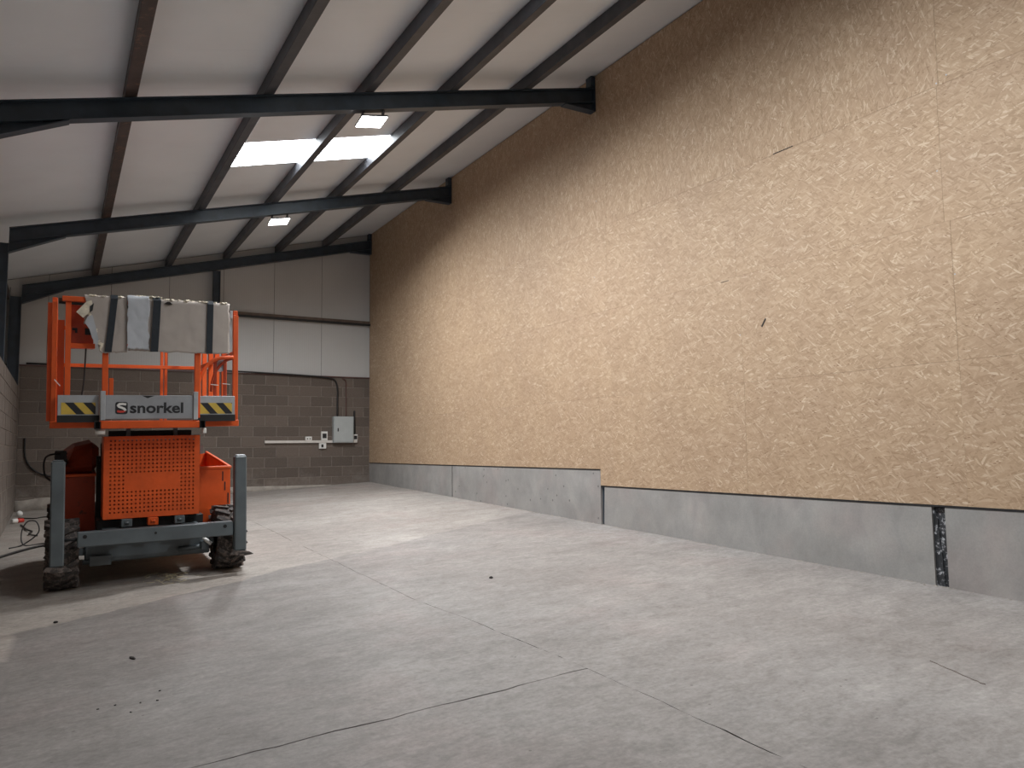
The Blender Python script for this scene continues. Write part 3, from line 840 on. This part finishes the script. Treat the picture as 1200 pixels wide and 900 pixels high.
# side trays
def tray(x0, x1, open_top):
    y0, y1, z0, z1, zr = .30, 1.98, .50, (1.115 if open_top else 1.085), (1.235 if open_top else 1.165); t = .012
    m = MB()
    def zt(y): return z1 + (zr - z1) * (y - y0) / (y1 - y0)
    def wall(xa, xb, ya, yb, base=None, h=None):
        za = z0 if base is None else zt(ya); zb_ = z0 if base is None else zt(yb)
        ta = zt(ya) if h is None else zt(ya) + h; tb_ = zt(yb) if h is None else zt(yb) + h
        m.hexa([(xa, ya, za), (xb, ya, za), (xb, yb, zb_), (xa, yb, zb_), (xa, ya, ta), (xb, ya, ta), (xb, yb, tb_), (xa, yb, tb_)], .0 if base is None else .004)
    wall(x0, x1, y0, y0 + t); wall(x0, x1, y1 - t, y1); wall(x0, x0 + t, y0 + t, y1 - t); wall(x1 - t, x1, y0 + t, y1 - t)
    m.box(x0 + t, x1 - t, y0 + t, y1 - t, z0, z0 + t)
    if open_top: m.box(x0 + t, x1 - t, y0 + t, y1 - t, .90, .912)
    p = part('side_tray', m, M_ORANGE if open_top else M_ORANGE_D)
    m = MB()
    wall(x0 - .01, x1 + .01, y0 - .016, y0 + .02, 1, .028); wall(x1 - .022, x1 + .01, y0 + .021, y1, 1, .028); wall(x0 - .01, x0 + .022, y0 + .021, y1, 1, .028)
    part('tray_rim', m, M_ORANGE, p)
    return p
tr_ = tray(.525, .885, True)
for x, a, b in ((.80, .97, 1.08), (.825, .86, .96), (.86, .71, .83)):
    m = MB(); m.box(x - .006, x + .006, .296, .300, a, b); part('slot', m, M_BLACK, tr_)
tray(-.875, -.50, False)
m = MB(); m.hexa([(-.87, .36, 1.13), (-.46, .36, 1.13), (-.46, 1.9, 1.19), (-.87, 1.9, 1.19), (-.76, .62, 1.38), (-.46, .55, 1.45), (-.46, 1.8, 1.47), (-.76, 1.8, 1.40)], .07); part('engine_hood', m, M_ORANGE_D)
m = MB(); m.box(-.88, -.77, .34, .52, 1.20, 1.36, .006)
for k in range(4): m.box(-.885, -.765, .335, .345, 1.22 + k * .035, 1.238 + k * .035)
part('battery_box', m, M_BLACK)
part('battery_lead', MB().tube(smooth_path([(-.83, .34, 1.34), (-.96, .28, 1.30), (-.965, .3, 1.12), (-.88, .34, 1.04), (-.80, .29, 1.06)]), .010, 6), M_CABLE)
m = MB(); m.box(.50, .545, .05, .25, 1.30, 1.40); part('filler_cap', m, M_SILVER)
# scissor stack between chassis and deck
for x in (-.36, .36):
    for k in range(5):
        z = .72 + k * .155
        m = MB(); d = .05 * (1 if k % 2 else -1)
        m.hexa([(x - .03, -.05, z - d), (x + .03, -.05, z - d), (x + .03, 1.9, z + d), (x - .03, 1.9, z + d), (x - .03, -.05, z - d + .11), (x + .03, -.05, z - d + .11), (x + .03, 1.9, z + d + .11), (x - .03, 1.9, z + d + .11)], .006)
        part('scissor_arm', m, M_ORANGE_D if k % 2 else M_GREY)
for x in (-.22, .23):
    m = MB(); m.box(x - .02, x + .02, -.20, -.16, 1.48, 1.60); part('deck_support', m, M_GREY)
m = MB(); m.box(-.40, .40, -.12, -.06, 1.50, 1.57); part('scissor_crossbar', m, M_BLACK)
# platform deck
PY0, PY1, DZ = -.40, 2.15, 1.60
m = MB(); m.box(-.90, .82, PY0 + .07, PY1, DZ + .015, DZ + .05); part('platform_deck', m, M_SILVER)
m = MB(); m.box(-.925, .84, PY0, PY0 + .06, DZ + .005, DZ + .075, .006); m.box(-.925, -.865, PY0 + .06, PY1, DZ + .005, DZ + .075); m.box(.78, .84, PY0 + .06, PY1, DZ + .005, DZ + .075); m.box(-.925, .84, PY1, PY1 + .05, DZ + .005, DZ + .075)
part('platform_frame', m, M_ORANGE)
m = MB(); m.box(-.492, .418, -.56, -.49, DZ - .005, DZ + .068, .006); m.box(-.45, -.40, -.49, -.41, DZ, DZ + .06); m.box(.34, .39, -.49, -.41, DZ, DZ + .06); part('extension_beam', m, M_ORANGE)
for x in (-.518, .448):
    m = MB(); a, b, c, d = x - .026, x + .026, DZ - .008, DZ + .072; t = .006
    m.box(a, b, -.565, -.41, c, c + t); m.box(a, b, -.565, -.41, d - t, d); m.box(a, a + t, -.565, -.41, c + t, d - t); m.box(b - t, b, -.565, -.41, c + t, d - t); m.box(a + t, b - t, -.50, -.49, c + t, d - t)
    part('slide_tube', m, M_BLACK)
m = MB(); m.cyl((-.535, -.50, DZ - .035), (-.45, -.50, DZ - .035), .028, 12); part('slide_roller', m, M_WHITE)
m = MB(); m.box(.455, .49, -.53, -.47, DZ - .065, DZ - .012, .005); part('slide_stop', m, M_WHITE)
# toe boards
TZ0, TZ1 = 1.690, 1.928
m = MB(); m.box(-.455, .362, -.55, -.535, TZ0, TZ1, .003); tb = part('toe_board', m, M_TOE)
m = MB(); m.prism([(-.13, TZ1 - .003), (-.01, TZ1 - .004), (-.075, TZ1 - .03)], 1, -.5515, -.5505); part('dent', m, M_BLACK, tb)
for x in (-.475, .378):
    m = MB(); m.box(x - .022, x + .022, -.575, -.50, TZ0 - .01, TZ1 + .04, .004); part('toe_board_post', m, M_SILVER)
def hazard(x0, x1, first):
    m = MB(); m.box(x0, x1, -.47, -.455, TZ0 + .01, TZ1, .003); m.box(x0, x1, -.455, -.40, TZ1 - .004, TZ1); t = part('toe_board', m, M_SILVER)
    m = MB(); m.box(x0 - .004, x1 + .004, -.476, -.471, TZ0 - .03, TZ0 + .04); part('toe_board_edge', m, M_BLACK, t)
    a, b = x0 + .03, x1 - .03; za, zb = TZ0 + .05, TZ0 + .165
    m = MB(); m.box(a, b, -.4728, -.4705, za, zb); part('yellow_strip', m, M_YELLOW, t)
    m = MB(); W_ = .075; x = a + first
    while x < b + .1:
        p = [(x, zb), (x + W_, zb), (x + W_ + .10, za), (x + .10, za)]
        # clip to the strip
        q = []
        def cl(poly, k, keep):
            out = []
            for (u, v) in zip(poly, poly[1:] + poly[:1]):
                iu, iv = keep(u[0]), keep(v[0])
                if iu: out.append(u)
                if iu != iv:
                    tt = (k - u[0]) / (v[0] - u[0]); out.append((k, u[1] + tt * (v[1] - u[1])))
            return out
        q = cl(p, a, lambda z: z >= a)
        if len(q) > 2: q = cl(q, b, lambda z: z <= b)
        if len(q) > 2: m.prism(q, 1, -.4740, -.4729)
        x += .155
    part('black_stripe', m, M_INK, t)
hazard(-.86, -.505, .03); hazard(.405, .785, .0)
# maker's lettering on the toe board
def text_part(body, size, loc, mat, parent, bold=.0, ext=.0006, sx=1.0):
    cu = bpy.data.curves.new('lettering', 'FONT'); cu.body = body; cu.size = size; cu.extrude = ext; cu.offset = bold; cu.resolution_u = 4
    tmp = bpy.data.objects.new('tmp', cu); COL.objects.link(tmp)
    bpy.context.view_layer.update()
    me = bpy.data.meshes.new_from_object(tmp.evaluated_get(bpy.context.evaluated_depsgraph_get()))
    bpy.data.objects.remove(tmp); bpy.data.curves.remove(cu)
    xs = [v.co.x for v in me.vertices]; zs = [v.co.y for v in me.vertices]
    me.transform(Matrix.Translation((-min(xs), 0, 0)))
    me.materials.clear(); me.materials.append(mat)
    o = link('lettering', me, parent, loc, (PI / 2, 0, 0)); o.scale = (sx, 1, 1)
    return o, (max(xs) - min(xs)) * sx
LZ = TZ0 + .062
o, wd = text_part('snorkel', .148, (-.235, -.5512, LZ), M_INK, tb, .004)
o.scale.x = .495 / wd
bz0, bz1, bx0, bx1, rc = LZ - .012, LZ + .108, -.365, -.255, .02
poly = []
for cx, cz, a0 in ((bx1 - rc, bz1 - rc, 0), (bx0 + rc, bz1 - rc, 90), (bx0 + rc, bz0 + rc, 180), (bx1 - rc, bz0 + rc, 270)):
    for k in range(5):
        t = math.radians(a0 + k * 22.5); poly.append((cx + rc * math.cos(t), cz + rc * math.sin(t)))
m = MB(); m.prism(poly, 1, -.5522, -.5502); em = part('emblem', m, M_INK, tb)
def ribbon(pts, th, mat):
    m = MB()
    for (a, b) in zip(pts, pts[1:]):
        d = Vector((b[0] - a[0], b[1] - a[1])); d.normalize(); n_ = Vector((-d.y, d.x)) * th / 2; e = d * th * .25
        q = [(a[0] - e.x + n_.x, a[1] - e.y + n_.y), (b[0] + e.x + n_.x, b[1] + e.y + n_.y), (b[0] + e.x - n_.x, b[1] + e.y - n_.y), (a[0] - e.x - n_.x, a[1] - e.y - n_.y)]
        m.prism(q, 1, -.5532 - .00002 * random.random(), -.5522)
    return m
exm, ezm = (bx0 + bx1) / 2, (bz0 + bz1) / 2
S = [(.036, .036), (.010, .040), (-.018, .038), (-.032, .026), (-.022, .012), (.0, .004), (.024, -.008), (.034, -.022)]
part('emblem_stroke', ribbon([(exm + a, ezm + b) for a, b in S], .022, M_WHITE), M_WHITE, tb)
part('emblem_stroke', ribbon([(exm + a, ezm + b) for a, b in [(.030, -.028), (.012, -.036), (-.012, -.037), (-.034, -.033)]], .020, M_RED), M_RED, tb)

# guard rails
RT, RMID = 2.875, 2.40
def bar(name, a, b, wdt=.046, mat=None, parent=lift):
    a, b = Vector(a), Vector(b); d = b - a; l = d.length; z = d.normalized()
    x = Vector((1, 0, 0)) if abs(z.x) < .9 else Vector((0, 1, 0))
    y = z.cross(x).normalized(); x = y.cross(z)
    M = Matrix((x, y, z)).transposed().to_4x4(); M.translation = a
    m = MB(); h = wdt / 2; m.box(-h, h, -h, h, 0, l, .004, M); return part(name, m, mat or M_ORANGE, parent)
zb = DZ + .075
XL, XR, YB = -.895, .805, PY1 + .02
bar('guard_post', (XL, PY0 + .03, zb), (XL, PY0 + .03, RT - .02)); bar('guard_post', (XR, PY0 + .03, zb), (XR, PY0 + .03, RT - .06), .052)
bar('guard_post', (XL + .115, -.43, zb + .12), (XL + .115, -.43, RT - .025), .05)
m = MB(); m.box(XL - .06, XL + .02, PY0 + .06, PY0 + .075, zb, RT - .03); part('guard_plate', m, M_ORANGE)
m = MB(); m.box(XL + .025, XL + .085, PY0 + .035, PY0 + .05, zb, RT - .2); part('guard_plate', m, M_ORANGE)
for y in (.30, .78, 1.22, 1.72): bar('guard_post', (XR, y, zb), (XR, y, RT - .03), .055)
for y in (.55, 1.35): bar('guard_post', (XL, y, zb), (XL, y, RT - .025), .046)
bar('guard_post', (XL, YB, zb), (XL, YB, RT + .0), .046); bar('guard_post', (XR, YB, zb), (XR, YB, RT), .046)
bar('guard_post', (.335, YB, zb), (.335, YB, RT - .025), .036); bar('guard_post', (.385, YB, zb), (.385, YB, RT - .025), .036)
bar('guard_post', (-.455, -.46, zb + .02), (-.455, -.46, RT - .028), .054); bar('guard_post', (-.40, -.46, zb + .02), (-.40, -.46, 2.10), .04)
bar('guard_post', (.405, -.46, zb + .02), (.405, -.46, RT - .028), .054)
bar('top_rail', (XL + .06, -.46, RT), (XR - .09, -.46, RT), .05)
bar('top_rail', (XL, PY0 + .05, RT), (XL, YB, RT)); bar('top_rail', (XR, PY0 + .03, RT - .03), (XR, YB, RT))
bar('top_rail', (XL + .025, YB, RT), (XR - .025, YB, RT))
bar('mid_rail', (XL + .03, YB - .005, RMID), (XR - .03, YB - .005, RMID), .045)
bar('mid_rail', (XL, PY0 + .06, RMID), (XL, YB - .03, RMID)); bar('mid_rail', (XR, PY0 + .06, RMID), (XR, YB - .03, RMID))
bar('mid_rail', (-.425, -.46, RMID + .03), (.375, -.46, RMID + .03), .04)
part('curved_rail', MB().tube(smooth_path([(.425, -.43, 2.05), (.445, -.43, 2.14), (.52, -.42, 2.27), (.63, -.41, 2.335), (.78, -.395, 2.355)]), .019, 10), M_ORANGE)
part('curved_rail', MB().tube(smooth_path([(.56, -.36, 1.98), (.575, -.36, 2.10), (.62, -.36, 2.22), (.70, -.37, 2.31), (.77, -.38, 2.34)]), .015, 10), M_ORANGE_D)
for x in (.60, .70):
    bar('guard_post', (x, -.36, zb), (x, -.36, 2.31), .03, M_ORANGE_D)
m = MB(); m.box(.735, .765, -.43, -.39, RT - .10, RT - .02, .004); part('rail_latch', m, M_SILVER)
m = MB(); m.box(.735, .755, -.43, -.425, 2.44, 2.70); part('document_sleeve', m, M_SILVER)
m = MB(); m.prism([(.60, 2.26), (.66, 2.36), (.72, 2.30), (.68, 2.20), (.62, 2.20)], 1, -.345, -.335); part('rag', m, M_PADW)
# control box on the front rail
m = MB()
m.prism([(-.775, 2.42), (-.56, 2.42), (-.56, 2.60), (-.62, 2.66), (-.62, 2.83), (-.775, 2.83)], 1, -.370, -.355)
m.box(-.775, -.755, -.370, -.26, 2.42, 2.83); m.box(-.775, -.56, -.40, -.26, 2.40, 2.42); cb = part('control_box', m, M_ORANGE_D)
m = MB(); m.box(-.775, -.545, -.42, -.3705, 2.395, 2.445, .004); part('control_shelf', m, M_ORANGE, cb)
m = MB(); m.box(-.635, -.575, -.378, -.3705, 2.535, 2.60); part('dark_window', m, M_BLACK, cb)
m = MB(); m.box(-.745, -.70, -.376, -.3705, 2.575, 2.60, .002); m.box(-.72, -.70, -.376, -.3705, 2.55, 2.575); part('dark_window', m, M_BLACK, cb)
part('control_lead', MB().tube(smooth_path([(-.625, -.41, 2.395), (-.63, -.42, 2.25), (-.64, -.42, 2.05), (-.655, -.42, 1.93)]), .008, 6), M_CABLE)
# pale zip ties and tabs on the posts
for (x, z, a) in ((XL + .03, 2.05, .9), (XR - .1, 2.06, .1), (XR - .22, 2.05, .1)):
    m = MB(); m.box(-.04, .04, -.003, .003, -.004, .004); part('cable_tie', m, M_WHITE, lift, (x, PY0 - .02, z), (0, a, 0))

# ------------------------------------------------------------------ padded covers strapped over the front rail
LM = Matrix.Translation((.86, 9.15, .333)) @ Matrix.Rotation(-.0175, 4, 'Y') @ Matrix.Rotation(.032, 4, 'X')
def cover_mesh(name, x0, x1, zb0, zb1, seed, raggedL=.0, raggedR=0., slantL=0., mat=None, parent=None, y_in=.036, bulge=.012, backdrop=.26, topz=RT + .043):
    m = MB(); bm = m.bm; nx, nf = 44, 26
    rows_ = []
    for i in range(nx + 1):
        t = i / nx; row = []
        zb_ = zb0 + (zb1 - zb0) * t
        zb_ += .010 * noise.noise(Vector((t * 9, seed, 0))) + .008 * noise.noise(Vector((t * 30, seed, 2)))
        path = []
        for j in range(nf + 1):      # front, bottom to top
            s = j / nf; path.append((-1, s, zb_ + (topz - .02 - zb_) * s))
        for j in range(1, 6):
            a = PI * j / 6; path.append((-math.cos(a), 1, topz - .02 + .02 * math.sin(a)))
        for j in range(nf // 2 + 1):
            s = 1 - j / (nf // 2); path.append((1, s, topz - .02 - backdrop * (1 - s)))
        for (sd, s, z) in path:
            xl = x0 + slantL * (1 - s) if sd < 0 else x0
            xl += raggedL * (noise.noise(Vector((z * 14, seed, 5))) + .7 * noise.noise(Vector((z * 40, seed, 6))))
            xr = x1 + raggedR * (noise.noise(Vector((z * 14, seed, 7))) + .7 * noise.noise(Vector((z * 40, seed, 8))))
            x = xl + (xr - xl) * t
            y = sd * y_in
            wv = bulge * noise.noise(Vector((x * 5, z * 4, seed))) + .5 * bulge * noise.noise(Vector((x * 14, z * 9, seed + 3)))
            if abs(sd) > .99: y += sd * (abs(wv) * (1 if s < .97 else .2) + .006 * (1 - s))
            dz = .006 * noise.noise(Vector((x * 16, seed, 9))) if s >= .98 else 0
            row.append(bm.verts.new((x, -.46 + y, z + dz)))
        rows_.append(row)
    for a, b in zip(rows_, rows_[1:]):
        for k in range(len(a) - 1):
            f = bm.faces.new((a[k], a[k + 1], b[k + 1], b[k])); f.smooth = True
    bmesh.ops.recalc_face_normals(bm, faces=bm.faces[:])
    me = bpy.data.meshes.new(name); bm.to_mesh(me); bm.free(); me.materials.append(mat or M_PAD)
    o = link(name, me, parent)
    sm = o.modifiers.new('thickness', 'SOLIDIFY'); sm.thickness = .008; sm.offset = 1
    return o
def strap(parent, xt, xb, zb_, wd=.06, y_in=.066, up=0.):
    m = MB(); t = .003
    def bx(p, q):   # p, q = (x, y, z) strip segment
        pass
    pth = [(xb, -y_in - .004, zb_), ((xb + xt) / 2, -y_in, (zb_ + RT) / 2), (xt, -y_in + .004, RT + .018 + up), (xt, -.030, RT + .058 + up), (xt, .030, RT + .058 + up), (xt, y_in, RT + .018 + up), (xt, y_in, RT - .22)]
    bm = m.bm; a = [bm.verts.new((x - wd / 2, -.46 + y, z)) for x, y, z in pth]; b = [bm.verts.new((x + wd / 2, -.46 + y, z)) for x, y, z in pth]
    for k in range(len(pth) - 1): bm.faces.new((a[k], b[k], b[k + 1], a[k + 1]))
    o = m.build('strap', M_STRAP, parent)
    sm = o.modifiers.new('thickness', 'SOLIDIFY'); sm.thickness = .004; sm.offset = 1
    return o
def foam(parent, x0, x1, n, seed, top):
    random.seed(seed); m = MB()
    for k in range(n):
        x = random.uniform(x0, x1); s = random.uniform(.008, .024)
        M = Matrix.Translation((x, -.46 - random.uniform(-.02, .05), top + random.uniform(-.006, .008))) @ Matrix.Rotation(random.uniform(0, 3), 4, 'Z') @ Matrix.Rotation(random.uniform(-.4, .4), 4, 'X')
        m.hexa([(-s * 1.6, -s * .5, -s * .3), (s * 1.3, -s * .6, -s * .35), (s * 1.7, s * .6, -s * .3), (-s, s * .7, -s * .3), (-s, -s * .4, s * .3), (s * .9, -s * .3, s * .4), (s, s * .5, s * .3), (-s * .7, s * .4, s * .35)], 0, M)
    return tag(m.build('torn_foam', M_FOAM, parent), kind='stuff')
c1 = empty('padded_cover', label='short torn beige padding strapped over the lift rail beside the control box', cat='padded cover')
c1.matrix_world = LM
cover_mesh('padding', -.645, -.266, 2.345, 2.36, 3.1, .02, 0., .15, M_PAD, c1, .036)
m = MB(); bm = m.bm
fl = [(-.715, 2.74), (-.63, 2.845), (-.585, 2.86), (-.575, 2.80), (-.60, 2.745), (-.655, 2.685)]
m.prism(fl, 1, -.545, -.528); part('torn_flap', m, M_FOAM, c1)
m = MB(); m.prism([(-.62, 2.70), (-.575, 2.72), (-.545, 2.60), (-.52, 2.48), (-.53, 2.41), (-.575, 2.49), (-.60, 2.58), (-.64, 2.64)], 1, -.528, -.514); part('torn_flap', m, M_PADW, c1)
m = MB(); m.prism([(-.60, 2.80), (-.565, 2.835), (-.575, 2.76), (-.60, 2.74)], 1, -.552, -.546); part('tear_hole', m, M_BLACK, c1)
strap(c1, -.385, -.435, 2.355, .062)
foam(c1, -.62, -.32, 18, 11, RT + .040)
m = MB()
for k in range(16):
    t = k / 15; x = -.625 + .135 * t + random.uniform(-.012, .012); z = 2.80 - .42 * t; s_ = random.uniform(.006, .014)
    M = Matrix.Translation((x, -.520, z)) @ Matrix.Rotation(random.uniform(0, 3), 4, 'Y')
    m.box(-s_, s_, -s_ * .5, s_ * .5, -s_ * 1.8, s_ * 1.6, 0, M)
tag(m.build('torn_foam', M_FOAM, c1), kind='stuff')
c2 = empty('padded_cover', label='long beige padding with two black straps over the lift front rail', cat='padded cover')
c2.matrix_world = LM
cover_mesh('padding', -.256, .715, 2.375, 2.375, 7.7, .003, .010, 0., M_PAD, c2, .046, .010, .26, RT + .043)
cover_mesh('folded_edge', -.268, -.075, 2.395, 2.39, 12.3, .010, .016, .004, M_PADW, c2, .076, .014, .03, RT + .062)
strap(c2, .005, -.02, 2.372, .072, .092, .006); strap(c2, .52, .51, 2.372, .062, .078, .003)
foam(c2, -.20, .05, 34, 5, RT + .060); foam(c2, .05, .70, 40, 6, RT + .047)
m = MB(); m.prism([(.07, RT - .002), (.10, RT + .022), (.125, RT + .02), (.15, RT - .004), (.115, RT - .01)], 1, -.536, -.5255); part('tear_hole', m, M_CRUMB, c2)

def crack(pts, wd):
    m = MB()
    fine = []
    for (a, b) in zip(pts, pts[1:]):
        for k in range(8):
            t = k / 8; fine.append((a[0] + (b[0] - a[0]) * t + jit(a[0] + t, a[1] + 3 * t, .012), a[1] + (b[1] - a[1]) * t))
    for k, (a, b) in enumerate(zip(fine, fine[1:])):
        w_ = wd * (.4 + .6 * math.sin(PI * (k + .5) / (len(fine) - 1)))
        q = [(a[0] - w_, a[1]), (a[0] + w_, a[1]), (b[0] + w_, b[1]), (b[0] - w_, b[1])]
        m.hexa([(x, y, floorz(x, y) + d) for d in (-.004, .0052) for x, y in q])
    m.build('hairline_crack', M_MORTAR, floor)
crack([(4.70, 2.90), (4.62, 2.68), (4.55, 2.47)], .0005)
for y, z in ((3.60, 4.86), (3.69, 4.82), (3.73, 4.04), (3.63, 3.10), (8.66, 5.2), (8.74, 4.1), (6.05, 2.9)):
    MB().cyl((.0, 0, 0), (-.0025, 0, 0), .007, 8).build('screw_head', M_SILVER, wr, (WX, y, z))
random.seed(33)
m = MB()
for k in range(420):
    y = random.uniform(1.2, 17.5); x = WX + .008 - abs(random.gauss(0, .016)); r_ = random.uniform(.003, .011); z = floorz(x, y)
    M = Matrix.Translation((x, y, z)) @ Matrix.Rotation(random.uniform(0, 6), 4, 'Z')
    e = random.uniform(1, 3.5)
    m.hexa([(-r_, -r_ * e, -r_ * .4), (r_, -r_ * e * .8, -r_ * .4), (r_ * .9, r_ * e, -r_ * .4), (-r_, r_ * e * .9, -r_ * .4), (-r_ * .5, -r_ * e * .5, r_ * .6), (r_ * .4, -r_ * e * .4, r_ * .5), (r_ * .5, r_ * e * .5, r_ * .6), (-r_ * .4, r_ * e * .5, r_ * .5)], 0, M)
o = m.build('wall_grit', M_RENDER, floor); tag(o, kind='stuff')

# ================================================================== BITS ON THE FLOOR
random.seed(21)
def crumb(x, y, s, label, elong=1.0, ang=0.0, mat=None, name='floor_crumb', cat='debris'):
    bm = bmesh.new(); bmesh.ops.create_icosphere(bm, subdivisions=2, radius=s)
    for v in bm.verts:
        v.co *= 1 + .45 * noise.noise(v.co / s * 1.3 + Vector((x, y, 0)))
        v.co.x *= elong; v.co.z *= .6
    for f in bm.faces: f.smooth = True
    me = bpy.data.meshes.new(name); bm.to_mesh(me); bm.free(); me.materials.append(mat or M_CRUMB)
    o = link(name, me, None, (x, y, floorz(x, y) + s * .42), (0, 0, ang)); tag(o, label, cat); return o
crumb(.017, 7.629, .017, 'black crumb on the pale floor before the lift')
crumb(.488, 6.127, .013, 'elongated black splinter lying on the open grey floor', 3.2, -1.25)
crumb(3.70, 6.72, .020, 'small dark crumb out on the bare floor near the concrete wall')
CR = [((.24, 5.19), 'tiny crumb at the wall-side end of the scatter on the near floor'), ((.33, 5.2), 'tiny crumb second along the scatter from the low wall side'),
      ((.46, 5.15), 'tiny crumb in the middle of the scatter, farther from the camera'), ((.40, 5.02), 'tiny crumb of the scatter lying closest to the camera'),
      ((.55, 5.13), 'tiny crumb at the open-floor end of the scatter'), ((.58, 5.3), 'tiny crumb of the scatter set back towards the lift')]
for i, ((x, y), lb) in enumerate(CR):
    o = crumb(x, y, .0055, lb, 1.4, i * .7); o['group'] = 'scattered crumbs on the near floor'
# plug, ball and loose wires beside the low wall
pl = empty('plug', (-.58, 15.9, floorz(-.58, 15.9) + .035), (0, 0, .6), label='red and white plug lying on the floor by the low block wall', cat='plug')
part('plug_body', MB().cyl((-.02, 0, 0), (.09, 0, 0), .040, 12, .034), M_RED, pl); part('plug_collar', MB().cyl((-.11, 0, 0), (-.02, 0, 0), .036, 12, .042), M_WHITE, pl)
bm = bmesh.new(); bmesh.ops.create_uvsphere(bm, u_segments=14, v_segments=9, radius=.055)
for v in bm.verts: v.co *= 1 + .12 * noise.noise(v.co * 18)
for f in bm.faces: f.smooth = True
me = bpy.data.meshes.new('paper_ball'); bm.to_mesh(me); bm.free(); me.materials.append(M_WHITE)
o = link('paper_ball', me, None, (-.60, 17.0, floorz(-.60, 17.0) + .05)); tag(o, 'small white crumpled ball on the floor by the low wall', 'litter')
def floor_wire(pts, r, label, mat=M_CABLE, name='loose_wire'):
    return cable(name, [(x, y, floorz(x, y) + r + z) for x, y, z in pts], r, mat, label)
floor_wire([(-.55, 12.6, 0), (-.40, 12.75, .01), (-.22, 12.8, .15), (-.25, 12.85, .30), (-.36, 12.85, .31), (-.42, 12.8, .17), (-.38, 12.7, .01), (-.15, 12.75, 0), (-.08, 12.5, 0)], .009, 'black wire standing up in a loop on the floor behind the lift wheel')
floor_wire([(-.52, 15.4, 0), (-.45, 14.9, 0), (-.40, 14.5, .01), (-.33, 14.3, 0), (-.36, 13.9, .01), (-.25, 13.7, 0)], .012, 'crooked black wire strewn on the floor by the low wall')
floor_wire([(-.60, 16.6, 0), (-.35, 16.3, 0), (-.2, 16.4, 0), (.2, 16.1, 0)], .010, 'thin dark wire trailing along the floor near the gable')
floor_wire([(-.66, 11.7, 0), (-.45, 12.1, 0), (-.2, 12.45, 0), (.1, 12.5, 0), (.4, 12.9, 0)], .016, 'thin black line along the floor beside the lift wheel', M_CABLE, 'dark_floor_line')  # thin black tube drawn as a dark line on the floor
# tufts of straw in front of the lift
st = empty('straw_tuft', (1.02, 8.93, floorz(1.02, 8.93)), label='pale straw wisps scattered on the floor under the lift front', cat='straw')
m = MB()
for k in range(46):
    a = random.uniform(0, PI); x, y = random.gauss(0, .10), random.gauss(0, .14); l = random.uniform(.04, .13)
    z = random.uniform(.004, .03); d = Vector((math.cos(a), math.sin(a), random.uniform(-.15, .3))) * l / 2
    c = Vector((x, y, z + abs(d.z) + .0468 * x + .032 * y)); m.cyl(c - d, c + d, .0025, 4)
o = m.build('straw', M_STRAW, st); tag(o, kind='stuff')
